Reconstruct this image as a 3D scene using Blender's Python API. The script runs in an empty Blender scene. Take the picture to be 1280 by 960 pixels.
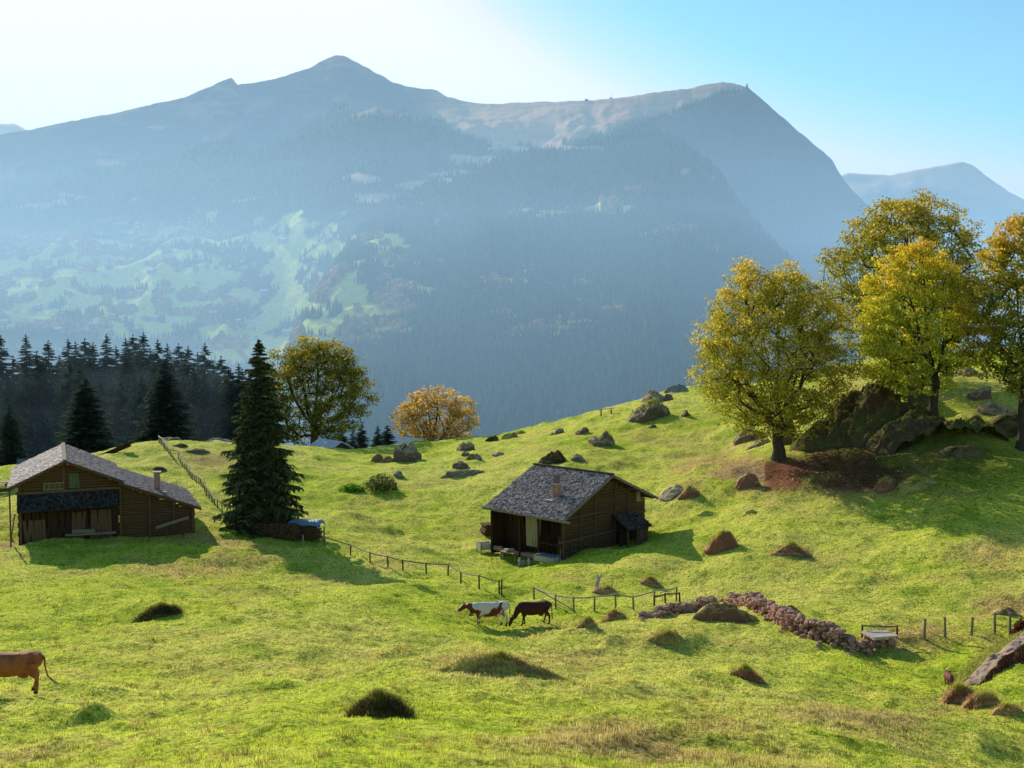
import bpy, math, random
import numpy as np
from mathutils import Vector, Matrix
random.seed(7)
rng = np.random.default_rng(11)
scene = bpy.context.scene
COL = scene.collection

# ------------------------------------------------------------------ camera model
F = 1350.0            # focal length in pixels of a 1280 px wide picture
HZ = 400.0            # row of the horizon
PITCH = math.atan((480.0 - HZ) / F)
cp, sp_ = math.cos(PITCH), math.sin(PITCH)

def ray(px, py):
    """direction with y = 1 through a picture point (camera at the origin, looking +Y, pitched down)"""
    px = np.asarray(px, float); py = np.asarray(py, float)
    a = (px - 640.0) / F; b = -(py - 480.0) / F
    dx = a; dy = cp + b * sp_; dz = -sp_ + b * cp
    return dx / dy, dz / dy

def at(px, py, Y):
    rx, rz = ray(px, py)
    return Vector((float(rx) * Y, Y, float(rz) * Y))

# ------------------------------------------------------------------ noise
def _hash(ix, iy, iz, seed):
    h = (ix.astype(np.int64) * 374761393 + iy.astype(np.int64) * 668265263 + iz.astype(np.int64) * 2147483647 + seed * 1274126177) & 0xffffffff
    h = ((h ^ (h >> 13)) * 1274126177) & 0xffffffff
    h = (h ^ (h >> 16)) & 0xffffffff
    return h.astype(float) / 4294967295.0

def vnoise(x, y, z=None, seed=0):
    x = np.asarray(x, float); y = np.asarray(y, float)
    z = np.zeros_like(x) if z is None else np.asarray(z, float)
    x0 = np.floor(x); y0 = np.floor(y); z0 = np.floor(z)
    fx, fy, fz = x - x0, y - y0, z - z0
    fx = fx * fx * fx * (fx * (fx * 6 - 15) + 10); fy = fy * fy * fy * (fy * (fy * 6 - 15) + 10); fz = fz * fz * (3 - 2 * fz)
    def c(i, j, k): return _hash(x0 + i, y0 + j, z0 + k, seed)
    r0 = (c(0,0,0)*(1-fx)+c(1,0,0)*fx)*(1-fy)+(c(0,1,0)*(1-fx)+c(1,1,0)*fx)*fy
    r1 = (c(0,0,1)*(1-fx)+c(1,0,1)*fx)*(1-fy)+(c(0,1,1)*(1-fx)+c(1,1,1)*fx)*fy
    return (r0*(1-fz)+r1*fz) * 2 - 1

def fbm(x, y, z=None, o=4, seed=0, ridged=False, gain=.5):
    a = 1.0; s = 0; t = 0; f = 1.0
    x = np.asarray(x, float); y = np.asarray(y, float)
    for i in range(o):
        # rotate each octave so that the lattice does not show
        ca, sa = math.cos(i * 1.1 + .4), math.sin(i * 1.1 + .4)
        n = vnoise((x * ca - y * sa) * f + i * 17.3, (x * sa + y * ca) * f - i * 9.1, None if z is None else np.asarray(z) * f, seed + i)
        if ridged: n = 1 - 2 * np.abs(n)
        s = s + a * n; t += a; a *= gain; f *= 2.03
    return s / t

def sstep(a, b, x):
    t = np.clip((np.asarray(x, float) - a) / (b - a), 0, 1)
    return t * t * (3 - 2 * t)

# ------------------------------------------------------------------ object helpers
def tag(o, label=None, cat=None, group=None, kind=None):
    if label: o['label'] = label
    if cat: o['category'] = cat
    if group: o['group'] = group
    if kind: o['kind'] = kind
    return o

def empty(name, loc, rz=0.0):
    o = bpy.data.objects.new(name, None)
    o.empty_display_size = .3
    o.location = loc; o.rotation_euler = (0, 0, rz)
    COL.objects.link(o)
    return o

def link(name, me, parent=None, loc=None, rz=0.0):
    o = bpy.data.objects.new(name, me)
    COL.objects.link(o)
    if parent is not None: o.parent = parent
    if loc is not None: o.location = loc
    if rz: o.rotation_euler = (0, 0, rz)
    return o

def np_mesh(name, verts, faces, mat=None, colors=None, smooth=False, uvlike=None):
    """verts (n,3), faces (m,k) of one size"""
    me = bpy.data.meshes.new(name)
    verts = np.asarray(verts, np.float32); faces = np.asarray(faces, np.int32)
    m, k = faces.shape
    me.vertices.add(len(verts)); me.vertices.foreach_set('co', verts.ravel())
    me.loops.add(m * k); me.loops.foreach_set('vertex_index', faces.ravel())
    me.polygons.add(m)
    me.polygons.foreach_set('loop_start', np.arange(0, m * k, k, dtype=np.int32))
    me.polygons.foreach_set('loop_total', np.full(m, k, np.int32))
    if smooth: me.polygons.foreach_set('use_smooth', np.ones(m, bool))
    me.update(calc_edges=True)
    if colors is not None:
        ca = me.color_attributes.new('Col', 'FLOAT_COLOR', 'POINT')
        c = np.ones((len(verts), 4), np.float32); c[:, :colors.shape[1]] = colors
        ca.data.foreach_set('color', c.ravel())
    if mat is not None: me.materials.append(mat)
    return me

def grid_faces(nr, nc):
    i = np.arange(nr * nc).reshape(nr, nc)
    return np.stack([i[:-1, :-1], i[:-1, 1:], i[1:, 1:], i[1:, :-1]], -1).reshape(-1, 4)

class MB:
    """collects solid pieces and links them as ONE mesh object"""
    def __init__(s): s.v = []; s.f = []
    def add(s, vs, fs):
        o = len(s.v); s.v += [tuple(p) for p in vs]; s.f += [tuple(i + o for i in f) for f in fs]
    def box(s, c, size, rot=None, jit=0.0):
        hx, hy, hz = size[0] / 2, size[1] / 2, size[2] / 2
        vs = []
        for x, y, z in ((-1,-1,-1),(1,-1,-1),(1,1,-1),(-1,1,-1),(-1,-1,1),(1,-1,1),(1,1,1),(-1,1,1)):
            p = Vector((x*hx + random.uniform(-jit, jit), y*hy + random.uniform(-jit, jit), z*hz + random.uniform(-jit, jit)))
            if rot is not None: p = rot @ p
            vs.append(p + Vector(c))
        s.add(vs, [(0,3,2,1),(4,5,6,7),(0,1,5,4),(1,2,6,5),(2,3,7,6),(3,0,4,7)])
        return s
    def bar(s, a, b, w, h, up=Vector((0,0,1)), jit=0.0):
        a = Vector(a); b = Vector(b); d = b - a; L = d.length; d.normalize()
        side = d.cross(up)
        if side.length < 1e-4: side = d.cross(Vector((1,0,0)))
        side.normalize(); u = side.cross(d)
        R = Matrix((d, side, u)).transposed()
        return s.box((a + b) / 2, (L, w, h), R, jit)
    def tube(s, pts, rad, n=6, cap=True):
        pts = [Vector(p) for p in pts]
        if not hasattr(rad, '__len__'): rad = [rad] * len(pts)
        vs = []; fs = []
        ref = Vector((.31, .2, .93))
        for i, p in enumerate(pts):
            d = (pts[min(i+1, len(pts)-1)] - pts[max(i-1, 0)]).normalized()
            a = d.cross(ref)
            if a.length < .05: a = d.cross(Vector((1,0,0)))
            a.normalize(); b = d.cross(a)
            for k in range(n):
                t = 2*math.pi*k/n
                vs.append(p + (a*math.cos(t) + b*math.sin(t)) * rad[i])
        for i in range(len(pts)-1):
            for k in range(n):
                k2 = (k+1) % n
                fs.append((i*n+k, i*n+k2, (i+1)*n+k2, (i+1)*n+k))
        if cap:
            fs.append(tuple(range(n))[::-1]); fs.append(tuple((len(pts)-1)*n + k for k in range(n)))
        s.add(vs, fs); return s
    def prism(s, poly, a, b):
        """poly: list of (u,w) ; extruded; a,b functions mapping (u,w) to start/end points"""
        n = len(poly); vs = [a(*q) for q in poly] + [b(*q) for q in poly]
        fs = [tuple(range(n))[::-1], tuple(range(n, 2*n))] + [(i, (i+1) % n, n + (i+1) % n, n + i) for i in range(n)]
        s.add(vs, fs); return s
    def blob(s, c, r, seed=0, n=8, m=6, amp=.2, squash=(1,1,1), freq=1.3):
        vs = []; fs = []
        for j in range(m+1):
            ph = math.pi * j / m
            for i in range(n):
                th = 2*math.pi*i/n
                vs.append((math.sin(ph)*math.cos(th), math.sin(ph)*math.sin(th), math.cos(ph)))
        A = np.array(vs); k = 1 + amp * vnoise(A[:,0]*freq+seed*3.7, A[:,1]*freq-seed*1.9, A[:,2]*freq+seed, seed % 97)
        A = A * k[:,None] * r * np.array(squash) + np.array(c)
        for j in range(m):
            for i in range(n):
                fs.append((j*n+i, (j+1)*n+i, (j+1)*n+(i+1) % n, j*n+(i+1) % n))
        s.add(A.tolist(), fs); return s
    def mesh(s, name, mat, smooth=False):
        me = bpy.data.meshes.new(name); me.from_pydata([tuple(v) for v in s.v], [], s.f)
        if mat is not None: me.materials.append(mat)
        if smooth: me.polygons.foreach_set('use_smooth', [True]*len(me.polygons))
        me.update(); return me
    def build(s, name, mat, parent=None, smooth=False, loc=None):
        return link(name, s.mesh(name, mat, smooth), parent, loc)

# ------------------------------------------------------------------ node helpers
class NT:
    def __init__(s, m): s.t = m.node_tree; s.n = s.t.nodes; s.l = s.t.links
    def new(s, typ, **kw):
        nd = s.n.new(typ)
        for k, v in kw.items():
            if k.startswith('_'): setattr(nd, k[1:], v)
            else:
                key = k.replace('__', ' ')
                nd.inputs[key].default_value = v
        return nd
    def link(s, a, b): s.l.new(a, b)

def new_mat(name):
    m = bpy.data.materials.new(name); m.use_nodes = True
    t = NT(m); t.n.clear()
    out = t.n.new('ShaderNodeOutputMaterial')
    return m, t, out

def mixc(t, fac, a, b, mode='MIX'):
    n = t.n.new('ShaderNodeMix'); n.data_type = 'RGBA'; n.blend_type = mode
    for sock, val in ((n.inputs[0], fac), (n.inputs[6], a), (n.inputs[7], b)):
        if hasattr(val, 'is_output') or hasattr(val, 'links'): t.link(val, sock)
        elif isinstance(val, (int, float)): sock.default_value = val
        else: sock.default_value = (*val, 1) if len(val) == 3 else val
    return n.outputs[2]

def ramp(t, fac, stops, interp='LINEAR'):
    n = t.n.new('ShaderNodeValToRGB'); n.color_ramp.interpolation = interp
    el = n.color_ramp.elements
    while len(el) < len(stops): el.new(.5)
    for e, (p, c) in zip(el, stops):
        e.position = p; e.color = (*c, 1) if len(c) == 3 else (c[0],)*3 + (1,)
    t.link(fac, n.inputs[0]); return n.outputs[0]

def noise_n(t, vec, scale, detail=4, rough=.55, dist=0):
    n = t.n.new('ShaderNodeTexNoise'); n.inputs['Scale'].default_value = scale
    n.inputs['Detail'].default_value = detail; n.inputs['Roughness'].default_value = rough
    n.inputs['Distortion'].default_value = dist
    if vec is not None: t.link(vec, n.inputs['Vector'])
    return n.outputs['Fac']

def objco(t, scale=(1,1,1), rot=(0,0,0), geo=False):
    if geo: c = t.n.new('ShaderNodeNewGeometry').outputs['Position']
    else: c = t.n.new('ShaderNodeTexCoord').outputs['Object']
    m = t.n.new('ShaderNodeMapping'); m.inputs['Scale'].default_value = scale; m.inputs['Rotation'].default_value = rot
    t.link(c, m.inputs['Vector']); return m.outputs['Vector']

def bump(t, h, strength=.5, dist=.05):
    b = t.n.new('ShaderNodeBump'); b.inputs['Strength'].default_value = strength; b.inputs['Distance'].default_value = dist
    t.link(h, b.inputs['Height']); return b.outputs['Normal']

def diffuse(t, out, color, normal=None, rough=.9, spec=.1):
    p = t.n.new('ShaderNodeBsdfPrincipled'); p.inputs['Roughness'].default_value = rough
    p.inputs['Specular IOR Level'].default_value = spec
    if isinstance(color, (tuple, list)): p.inputs['Base Color'].default_value = (*color, 1)
    else: t.link(color, p.inputs['Base Color'])
    if normal is not None: t.link(normal, p.inputs['Normal'])
    t.link(p.outputs[0], out.inputs['Surface']); return p

def simple_mat(name, c1, c2, scale=8, bmp=.3, bd=.02, stretch=(1,1,1), rough=.9, detail=5, spec=.1):
    m, t, out = new_mat(name)
    v = objco(t, stretch)
    f = noise_n(t, v, scale, detail, .6)
    f2 = noise_n(t, v, scale * 4.3, 4, .6)
    c = mixc(t, f, c1, c2)
    c = mixc(t, ramp(t, f2, [(.35, (0,)), (.65, (1,))]), mixc(t, .45, c, (0, 0, 0), 'MIX'), c)
    diffuse(t, out, c, bump(t, f2, bmp, bd), rough, spec)
    return m

def col_attr(t):
    a = t.n.new('ShaderNodeAttribute'); a.attribute_name = 'Col'; return a.outputs['Color']
# ------------------------------------------------------------------ world, sun, camera
SUN_AZ = math.radians(33)      # to the left of the view direction
SUN_EL = math.radians(26)
sd = Vector((-math.sin(SUN_AZ) * math.cos(SUN_EL), math.cos(SUN_AZ) * math.cos(SUN_EL), math.sin(SUN_EL)))
w = bpy.data.worlds.new("World"); scene.world = w; w.use_nodes = True
wt = NT(w); bg = wt.n['Background']
sky = wt.n.new('ShaderNodeTexSky'); sky.sky_type = 'NISHITA'; sky.sun_disc = False
sky.sun_elevation = SUN_EL; sky.sun_rotation = -SUN_AZ
sky.altitude = 1500; sky.air_density = 1.0; sky.dust_density = 1.6; sky.ozone_density = 1.0
sx = wt.n.new('ShaderNodeSeparateColor'); cx = wt.n.new('ShaderNodeCombineColor'); wt.link(sky.outputs[0], sx.inputs[0])
for i_, (g_, k_, mx_) in enumerate(((4.5, .34/2.02**4.5, 7.8), (1.15, 1.03, 7.8), (1.0, 1.22, 7.8))):
    pw = wt.n.new('ShaderNodeMath'); pw.operation = 'POWER'; pw.inputs[1].default_value = g_; wt.link(sx.outputs[i_], pw.inputs[0])
    ml = wt.n.new('ShaderNodeMath'); ml.operation = 'MULTIPLY'; ml.inputs[1].default_value = k_; wt.link(pw.outputs[0], ml.inputs[0])
    mn = wt.n.new('ShaderNodeMath'); mn.operation = 'MINIMUM'; mn.inputs[1].default_value = mx_; wt.link(ml.outputs[0], mn.inputs[0])
    wt.link(mn.outputs[0], cx.inputs[i_])
_mn = wt.n.new('ShaderNodeMath'); _mn.operation = 'MINIMUM'; wt.link(cx.inputs[0].links[0].from_socket, _mn.inputs[0]); wt.link(cx.inputs[1].links[0].from_socket, _mn.inputs[1]); _fl = wt.n.new('ShaderNodeMath'); _fl.operation = 'MULTIPLY'; _fl.inputs[1].default_value = .72; wt.link(sx.outputs[0], _fl.inputs[0])
_mxr = wt.n.new('ShaderNodeMath'); _mxr.operation = 'MAXIMUM'; wt.link(_mn.outputs[0], _mxr.inputs[0]); wt.link(_fl.outputs[0], _mxr.inputs[1])
_c7 = wt.n.new('ShaderNodeMath'); _c7.operation = 'MINIMUM'; _c7.inputs[1].default_value = 7.8; wt.link(_mxr.outputs[0], _c7.inputs[0]); wt.link(_c7.outputs[0], cx.inputs[0])
skc = cx.outputs[0]
wt.link(skc, bg.inputs['Color']); bg.inputs['Strength'].default_value = 0.138
sl = bpy.data.lights.new('sun', 'SUN'); sl.energy = 5.0; sl.angle = math.radians(.5); sl.color = (1, .95, .85)
so = bpy.data.objects.new('sun', sl); COL.objects.link(so)
so.rotation_euler = (-sd).to_track_quat('-Z', 'Y').to_euler()
cam = bpy.data.cameras.new('camera'); cam.sensor_width = 36; cam.lens = F / 1280 * 36
cam.clip_start = .1; cam.clip_end = 60000
co = bpy.data.objects.new('camera', cam); COL.objects.link(co)
co.rotation_euler = (math.pi/2 - PITCH, 0, 0)
scene.camera = co
scene.view_settings.view_transform = 'Standard'; scene.view_settings.look = 'None'
scene.view_settings.exposure = 0; scene.view_settings.gamma = 1
scene.render.engine = 'CYCLES'
cy = scene.cycles
cy.use_denoising = True; cy.max_bounces = 6; cy.diffuse_bounces = 2; cy.glossy_bounces = 1
cy.transmission_bounces = 3; cy.transparent_max_bounces = 12; cy.volume_bounces = 0
cy.use_adaptive_sampling = True; cy.adaptive_threshold = .01

# ------------------------------------------------------------------ near terrain: a height field through surveyed points
CP = [ # column, row, distance of points on the meadow
 (-300,1500,6),(640,1500,6),(1500,1500,6),(-300,1200,12),(640,1180,12),(1500,1200,14),
 (-150,980,20),(0,960,23),(320,960,20),(640,960,20),(960,960,23),(1280,960,36),(1500,960,36),
 (0,872,35),(70,870,35),(-200,870,35),(200,860,37),(0,770,58),(200,775,56),(0,695,80),(-250,690,80),(140,674,88),(30,674,88),(250,666,90),
 (0,615,105),(70,592,112),(0,590,120),(-250,590,118),(150,563,132),(200,554,140),(245,552,142),(290,551,142),(330,660,97),(400,668,95),(300,610,115),
 (480,878,34),(440,785,54),(490,745,67),(350,720,76),(600,905,30),(620,845,40),(760,880,36),(900,905,34),(1010,945,30),
 (605,785,60),(670,781,61),(705,698,85.5),(813,659,95),(625,694,92),(560,720,80),(740,765,66),(840,752,70),(905,775,64),
 (1000,780,61),(1098,803,57),(1160,798,59),(1280,775,62),(1280,855,47),(1190,860,47),(1100,905,40),(900,840,49),(1000,880,43),(1180,930,37),
 (470,640,108),(500,602,122),(430,575,145),(500,556,165),(600,548,165),(560,594,128),(700,577,125),
 (618,549,165),(680,533,168),(750,518,168),(812,497,168),(860,488,168),(740,560,134),
 (900,565,125),(970,573,107),(940,606,101),(860,600,108),(905,685,84),(990,692,80),(1100,618,93),(1165,545,104),(1280,562,100),(1280,640,84),(1500,600,90),
 (930,530,135),(1000,502,140),(1050,545,112),(1100,490,125),(1200,470,130),(1280,455,132),(1400,430,135),(1200,590,95),(1060,690,80),(1200,690,76),
 (1500,780,60),
]
RG = [(-300,590,120),(0,586,122),(150,562,133),(245,552,142),(330,556,150),(430,563,158),(510,556,166),(600,547,168),(680,532,172),(750,517,172),(812,496,172),
      (860,487,172),(930,480,172),(1000,470,168),(1100,450,160),(1200,440,155),(1280,436,152),(1450,425,150)]
for px, py, Y in RG:
    CP.append((px, py, Y)); CP.append((px, py + 22, Y * 1.22)); CP.append((px, py + 70, Y * 1.6)); CP.append((px, py + 130, Y * 2.2)); CP.append((px, 760, Y * 4))
_c = np.array(CP, float); _rx, _rz = ray(_c[:,0], _c[:,1])
LS = .62
_X = np.stack([_rx, np.log(_c[:,2]) * LS], 1)
_d = np.linalg.norm(_X[:,None] - _X[None], axis=2)
def _phi(r): return np.where(r > 1e-9, r * r * np.log(np.maximum(r, 1e-9)), 0)
_n = len(_X); _A = np.zeros((_n+3, _n+3)); _A[:_n,:_n] = _phi(_d) + np.eye(_n) * 2e-4
_P = np.concatenate([np.ones((_n,1)), _X], 1); _A[:_n,_n:] = _P; _A[_n:,:_n] = _P.T
_W = np.linalg.solve(_A, np.concatenate([_rz, np.zeros(3)]))

def base_h_exact(x, y):
    x = np.asarray(x, float); y = np.maximum(np.asarray(y, float), 3.0)
    sh = x.shape; u = (x / y).ravel(); v = (np.log(y) * LS).ravel(); out = np.empty(len(u))
    for a in range(0, len(u), 20000):
        b = slice(a, a + 20000)
        r = np.sqrt((u[b][:,None] - _X[:,0])**2 + (v[b][:,None] - _X[:,1])**2)
        out[b] = _phi(r) @ _W[:_n] + _W[_n] + _W[_n+1]*u[b] + _W[_n+2]*v[b]
    return (out.reshape(sh)) * y

_TU = np.linspace(-1.9, 1.9, 620); _TV = np.linspace(math.log(3.0), math.log(1300), 560)
_tu, _tv = np.meshgrid(_TU, _TV); _ty = np.exp(_tv); _TAB = base_h_exact(_tu*_ty, _ty) / _ty
def base_h(x, y):
    x = np.asarray(x, float); y = np.maximum(np.asarray(y, float), 3.0)
    a = np.clip((x/y - _TU[0])/(_TU[1]-_TU[0]), 0, len(_TU)-1.001); b = np.clip((np.log(y) - _TV[0])/(_TV[1]-_TV[0]), 0, len(_TV)-1.001)
    i = a.astype(int); j = b.astype(int); fa = a-i; fb = b-j
    return ((_TAB[j,i]*(1-fa) + _TAB[j,i+1]*fa)*(1-fb) + (_TAB[j+1,i]*(1-fa) + _TAB[j+1,i+1]*fa)*fb) * y

MOUNDS = []     # (x, y, radius, height, stretch angle, stretch) added by hand
def H(x, y):
    x = np.asarray(x, float); y = np.asarray(y, float)
    z = base_h(x, y)
    k = sstep(10, 30, y)
    z = z + k * (.70 * fbm(x / 8.0, y / 8.0, o=2, seed=3) + .20 * fbm(x / 4.2, y / 3.4, o=2, seed=5, ridged=True) + .24 * fbm(x / 2.3, y / 2.3, o=3, seed=8) + .075 * fbm(x / .75, y / .75, o=2, seed=13))
    for mx, my, r, h, a, s in MOUNDS:
        dx, dy = x - mx, y - my
        e = (dx * math.cos(a) + dy * math.sin(a)) / (r * s); f = (-dx * math.sin(a) + dy * math.cos(a)) / r
        z = z + h * np.exp(-(e*e + f*f) * 1.6)
    return z

def hit(px, py, y0=14.0, y1=400.0):
    """point of the meadow seen at a picture point"""
    rx, rz = ray(px, py)
    Y = np.exp(np.linspace(math.log(y0), math.log(y1), 700))
    d = float(rz) * Y - H(float(rx) * Y, Y)
    i = int(np.argmax(d <= 0))
    if d[i] > 0:      # above the ridge line: the nearest miss
        i = int(np.argmin(d)); return Vector((float(rx)*Y[i], Y[i], float(H(rx*Y[i], Y[i]))))
    if i == 0: Yh = Y[0]
    else: Yh = Y[i-1] + (Y[i]-Y[i-1]) * d[i-1] / (d[i-1]-d[i])
    return Vector((float(rx)*Yh, Yh, float(H(float(rx)*Yh, Yh))))

def gz(x, y): return float(H(x, y))
for px, py, r, h, a, s in ((118,890,.5,.3,0,1.4),(770,935,.9,.35,.2,1.6),(880,925,.6,.2,.2,1.6),(590,700,.6,.0,0,1),(1150,910,3.2,.35,.3,1.6),(1060,905,2,.3,.4,1.5),(720,690,.1,0,0,1),(1063,762,1.2,.18,0,2),(940,760,1.0,.1,0,2)):
    if h:
        p = hit(px, py); MOUNDS.append((p.x, p.y, r, h, a, s))

# dryness: 0 lush green, 1 dry brown; soil = bare reddish soil, plus tree shade painted in as soil
DRY = [(120,820,260,30,.25),(260,700,150,40,.7),(620,830,150,25,.5),(820,930,190,34,1.0),(990,950,160,30,.9),(500,930,120,30,.35),(620,950,200,14,.5),
       (1060,900,90,30,.7),(1150,905,60,25,.8),(1160,800,90,24,.8),(1240,760,60,25,.9),(890,585,45,28,1.1),(960,590,50,30,1.2),(1060,585,70,26,.9),(700,560,90,30,.25),
       (250,575,40,14,.8),(290,565,30,12,.7),(820,545,100,25,.35),(1160,720,100,20,.35),(1240,700,60,30,.45),(1150,615,60,16,.5),(1080,560,70,50,.7),(1100,480,100,30,.5),
       (740,720,120,10,.35),(1240,820,50,40,.8),(480,690,40,24,.35),(560,760,40,20,.3),(990,700,60,12,.4),(700,790,70,14,.4),(840,800,60,14,.5),(90,945,120,20,.4),(470,620,70,30,.3)]
def project(x, y, z):
    # inverse of ray(), in the 1280 px picture
    f = y * cp - z * sp_; b = (y * sp_ + z * cp) / f; return 640 + F * x / f, 480 - F * b

def ground_fields(x, y, z):
    px, py = project(x, y, z)
    d = np.zeros_like(x)
    for a, b, ra, rb, s in DRY: d = np.maximum(d, s * np.exp(-((px-a)/ra)**2 - ((py-b)/rb)**2))
    n = fbm(x/3.1, y/3.1, o=4, seed=21); n2 = fbm(x/14.0, y/14.0, o=3, seed=31)
    dry = np.clip(d * (.9 + 1.5*n) + .25*n2 + .25 * n, 0, 1)
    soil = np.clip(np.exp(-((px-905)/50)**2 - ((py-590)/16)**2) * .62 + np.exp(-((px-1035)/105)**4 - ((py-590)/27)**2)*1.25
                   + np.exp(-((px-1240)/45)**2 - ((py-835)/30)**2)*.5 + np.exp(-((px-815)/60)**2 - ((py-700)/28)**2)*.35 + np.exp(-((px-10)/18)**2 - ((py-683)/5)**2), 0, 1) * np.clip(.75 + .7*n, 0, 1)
    # the cart track winding up behind the fir
    tr = np.zeros_like(x)
    path = [(545,735),(520,705),(495,682),(462,655),(432,632),(408,612),(398,598),(405,585),(428,571)]
    for (ax, ay), (bx, by) in zip(path[:-1], path[1:]):
        L2 = (bx-ax)**2 + (by-ay)**2; tt = np.clip(((px-ax)*(bx-ax) + (py-ay)*(by-ay))/L2, 0, 1)
        dd = np.hypot((px-ax-tt*(bx-ax)), (py-ay-tt*(by-ay))*1.6)
        wd = 3 + 6*(py-570)/150
        tr = np.maximum(tr, np.exp(-((dd - wd)/2.2)**2) * (.35+.5*sstep(-.1,.5,n)))
    return dry, soil, tr, n, n2

def ground_color(x, y, z):
    dry, soil, tr, n, n2 = ground_fields(x, y, z)
    far = sstep(30, 90, y)[:,None]
    lush = np.array([.72,.77,.065]); lush2 = np.array([.90,.85,.14]); deep = np.array([.36,.46,.04]); br = np.array([.70,.44,.15]); soil_in_shade = np.array([.36,.14,.07])
    k = np.clip(.5 + 1.1*n2 + .5*n, 0, 1)[:,None]
    c = lush*(1-k) + lush2*k
    k = sstep(.15,.7,-n)[:,None]*.6; c = c*(1-k) + deep*k
    c = c*(1-.45*tr[:,None]) + np.array([.32,.30,.12])*(.45*tr[:,None])
    c = c*(1-dry[:,None]*.85) + br*(dry[:,None]*.85)
    s = sstep(.2,.8,soil)[:,None]; ppx, ppy = project(x, y, z); so2 = np.where((ppx < 955)[:,None], np.array([.56,.34,.17]), soil_in_shade*.8) * (.75+.5*np.clip(n[:,None]+.5,0,1)); c = c*(1-s) + so2*s  # soil painted tan where sunlit, darker red-brown for the tree shade
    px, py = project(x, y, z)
    tree_shade = np.clip(np.exp(-((px-1150)/130)**4 - ((py-575)/42)**2)*1.1, 0, 1)[:,None]*.72  # shade under the trees painted into the ground colour
    return c*(1-tree_shade) + np.array([.10,.085,.03])*tree_shade

def make_ground():
    nr, nc = 1000, 900
    Y = np.concatenate([[-30, -10, 0, 2, 4], np.exp(np.linspace(math.log(6), math.log(620), nr-5))])
    U = np.linspace(-.82, .82, nc)
    YY, UU = np.meshgrid(Y, U, indexing='ij'); XX = UU * (np.maximum(YY, 3) + 25)
    ZZ = H(XX, YY)
    far = sstep(260, 600, YY); ZZ = ZZ*(1-far) + np.minimum(ZZ, -(YY-100)*.55)*far
    v = np.stack([XX, YY, ZZ], -1).reshape(-1, 3)
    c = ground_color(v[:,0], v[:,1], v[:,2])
    m, t, out = new_mat('meadow_grass')
    pos = objco(t, geo=True)
    f1 = noise_n(t, pos, 2.1, 6, .68); f2 = noise_n(t, pos, 7, 5, .65); f3 = noise_n(t, pos, .55, 4, .6)
    col = col_attr(t)
    cc = mixc(t, ramp(t, f3, [(.35,(0,)),(.6,(1,))]), mixc(t, 1.0, col, (.80,.86,.75), 'MULTIPLY'), mixc(t, 1.0, col, (1.1,1.04,1.15), 'MULTIPLY'))
    cc = mixc(t, ramp(t, f2, [(.40,(0,)),(.52,(1,))]), mixc(t, 1.0, cc, (.42,.50,.36), 'MULTIPLY'), cc)
    cc = mixc(t, ramp(t, f1, [(.38,(0,)),(.46,(1,))]), mixc(t, 1.0, cc, (.48,.56,.42), 'MULTIPLY'), cc)  # both dark multiplies paint in small shadows among the grass
    hsum = t.n.new('ShaderNodeMath'); hsum.operation = 'MULTIPLY_ADD'; hsum.inputs[1].default_value = .5
    t.link(f2, hsum.inputs[0]); t.link(f1, hsum.inputs[2])
    diffuse(t, out, cc, bump(t, hsum.outputs[0], 1.0, .35), 1.0, .05)
    o = link('meadow', np_mesh('meadow', v, grid_faces(nr, nc), m, c, True)); tag(o, kind='structure')
make_ground()

# ------------------------------------------------------------------ mountains
def interp_cols(px, tab):
    t = np.array(tab, float); return np.interp(px, t[:,0], t[:,1])

FOREST = np.array([.045,.075,.045]); FOREST2 = np.array([.08,.11,.05]); MEAD = np.array([.90,.80,.16]); PINK = np.array([.85,.48,.28]); ROCK = np.array([.20,.19,.19]); AUT = np.array([.30,.17,.05])

MEADOW_BLOBS = [(60,318,80,22),(120,335,90,20),(180,352,90,22),(240,320,46,26),(60,372,70,14),(180,395,110,18),(260,375,90,16),(330,345,30,18),(395,285,44,16),(380,305,50,16),(350,345,40,22),
   (350,385,34,20),(400,405,44,16),(450,385,50,14),(490,306,42,8),(440,370,60,14),(90,385,100,20),(20,400,60,12),(300,420,70,18),(400,430,70,10),(230,345,60,14),(300,440,60,12),(30,355,60,16),(150,375,120,12),(215,300,60,14),(285,350,40,12),(140,415,120,10),(330,400,40,14),(470,330,30,14),(520,310,26,8),(430,345,40,12),(500,360,40,10),(470,410,40,8),(200,300,30,8),(260,275,14,7),(170,300,20,7),(10,340,50,10)]
PINK_BLOBS = [(50,254,46,7),(95,243,20,6),(140,200,20,5),(450,226,26,7),(430,262,20,5),(470,243,40,6),(520,230,50,7),(560,215,50,6),(600,200,50,8),(640,185,40,10),(690,185,46,12),(740,186,34,7),(785,182,22,5),(850,214,8,4),(200,160,16,5),(130,290,20,6),(185,285,30,7),(548,282,7,8),(320,275,14,5),(400,240,12,5),(640,430,8,6),(690,520,8,8),(652,520,5,6),(770,340,8,3),
   (690,355,6,5),(550,330,8,6),(505,330,24,5)]

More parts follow.
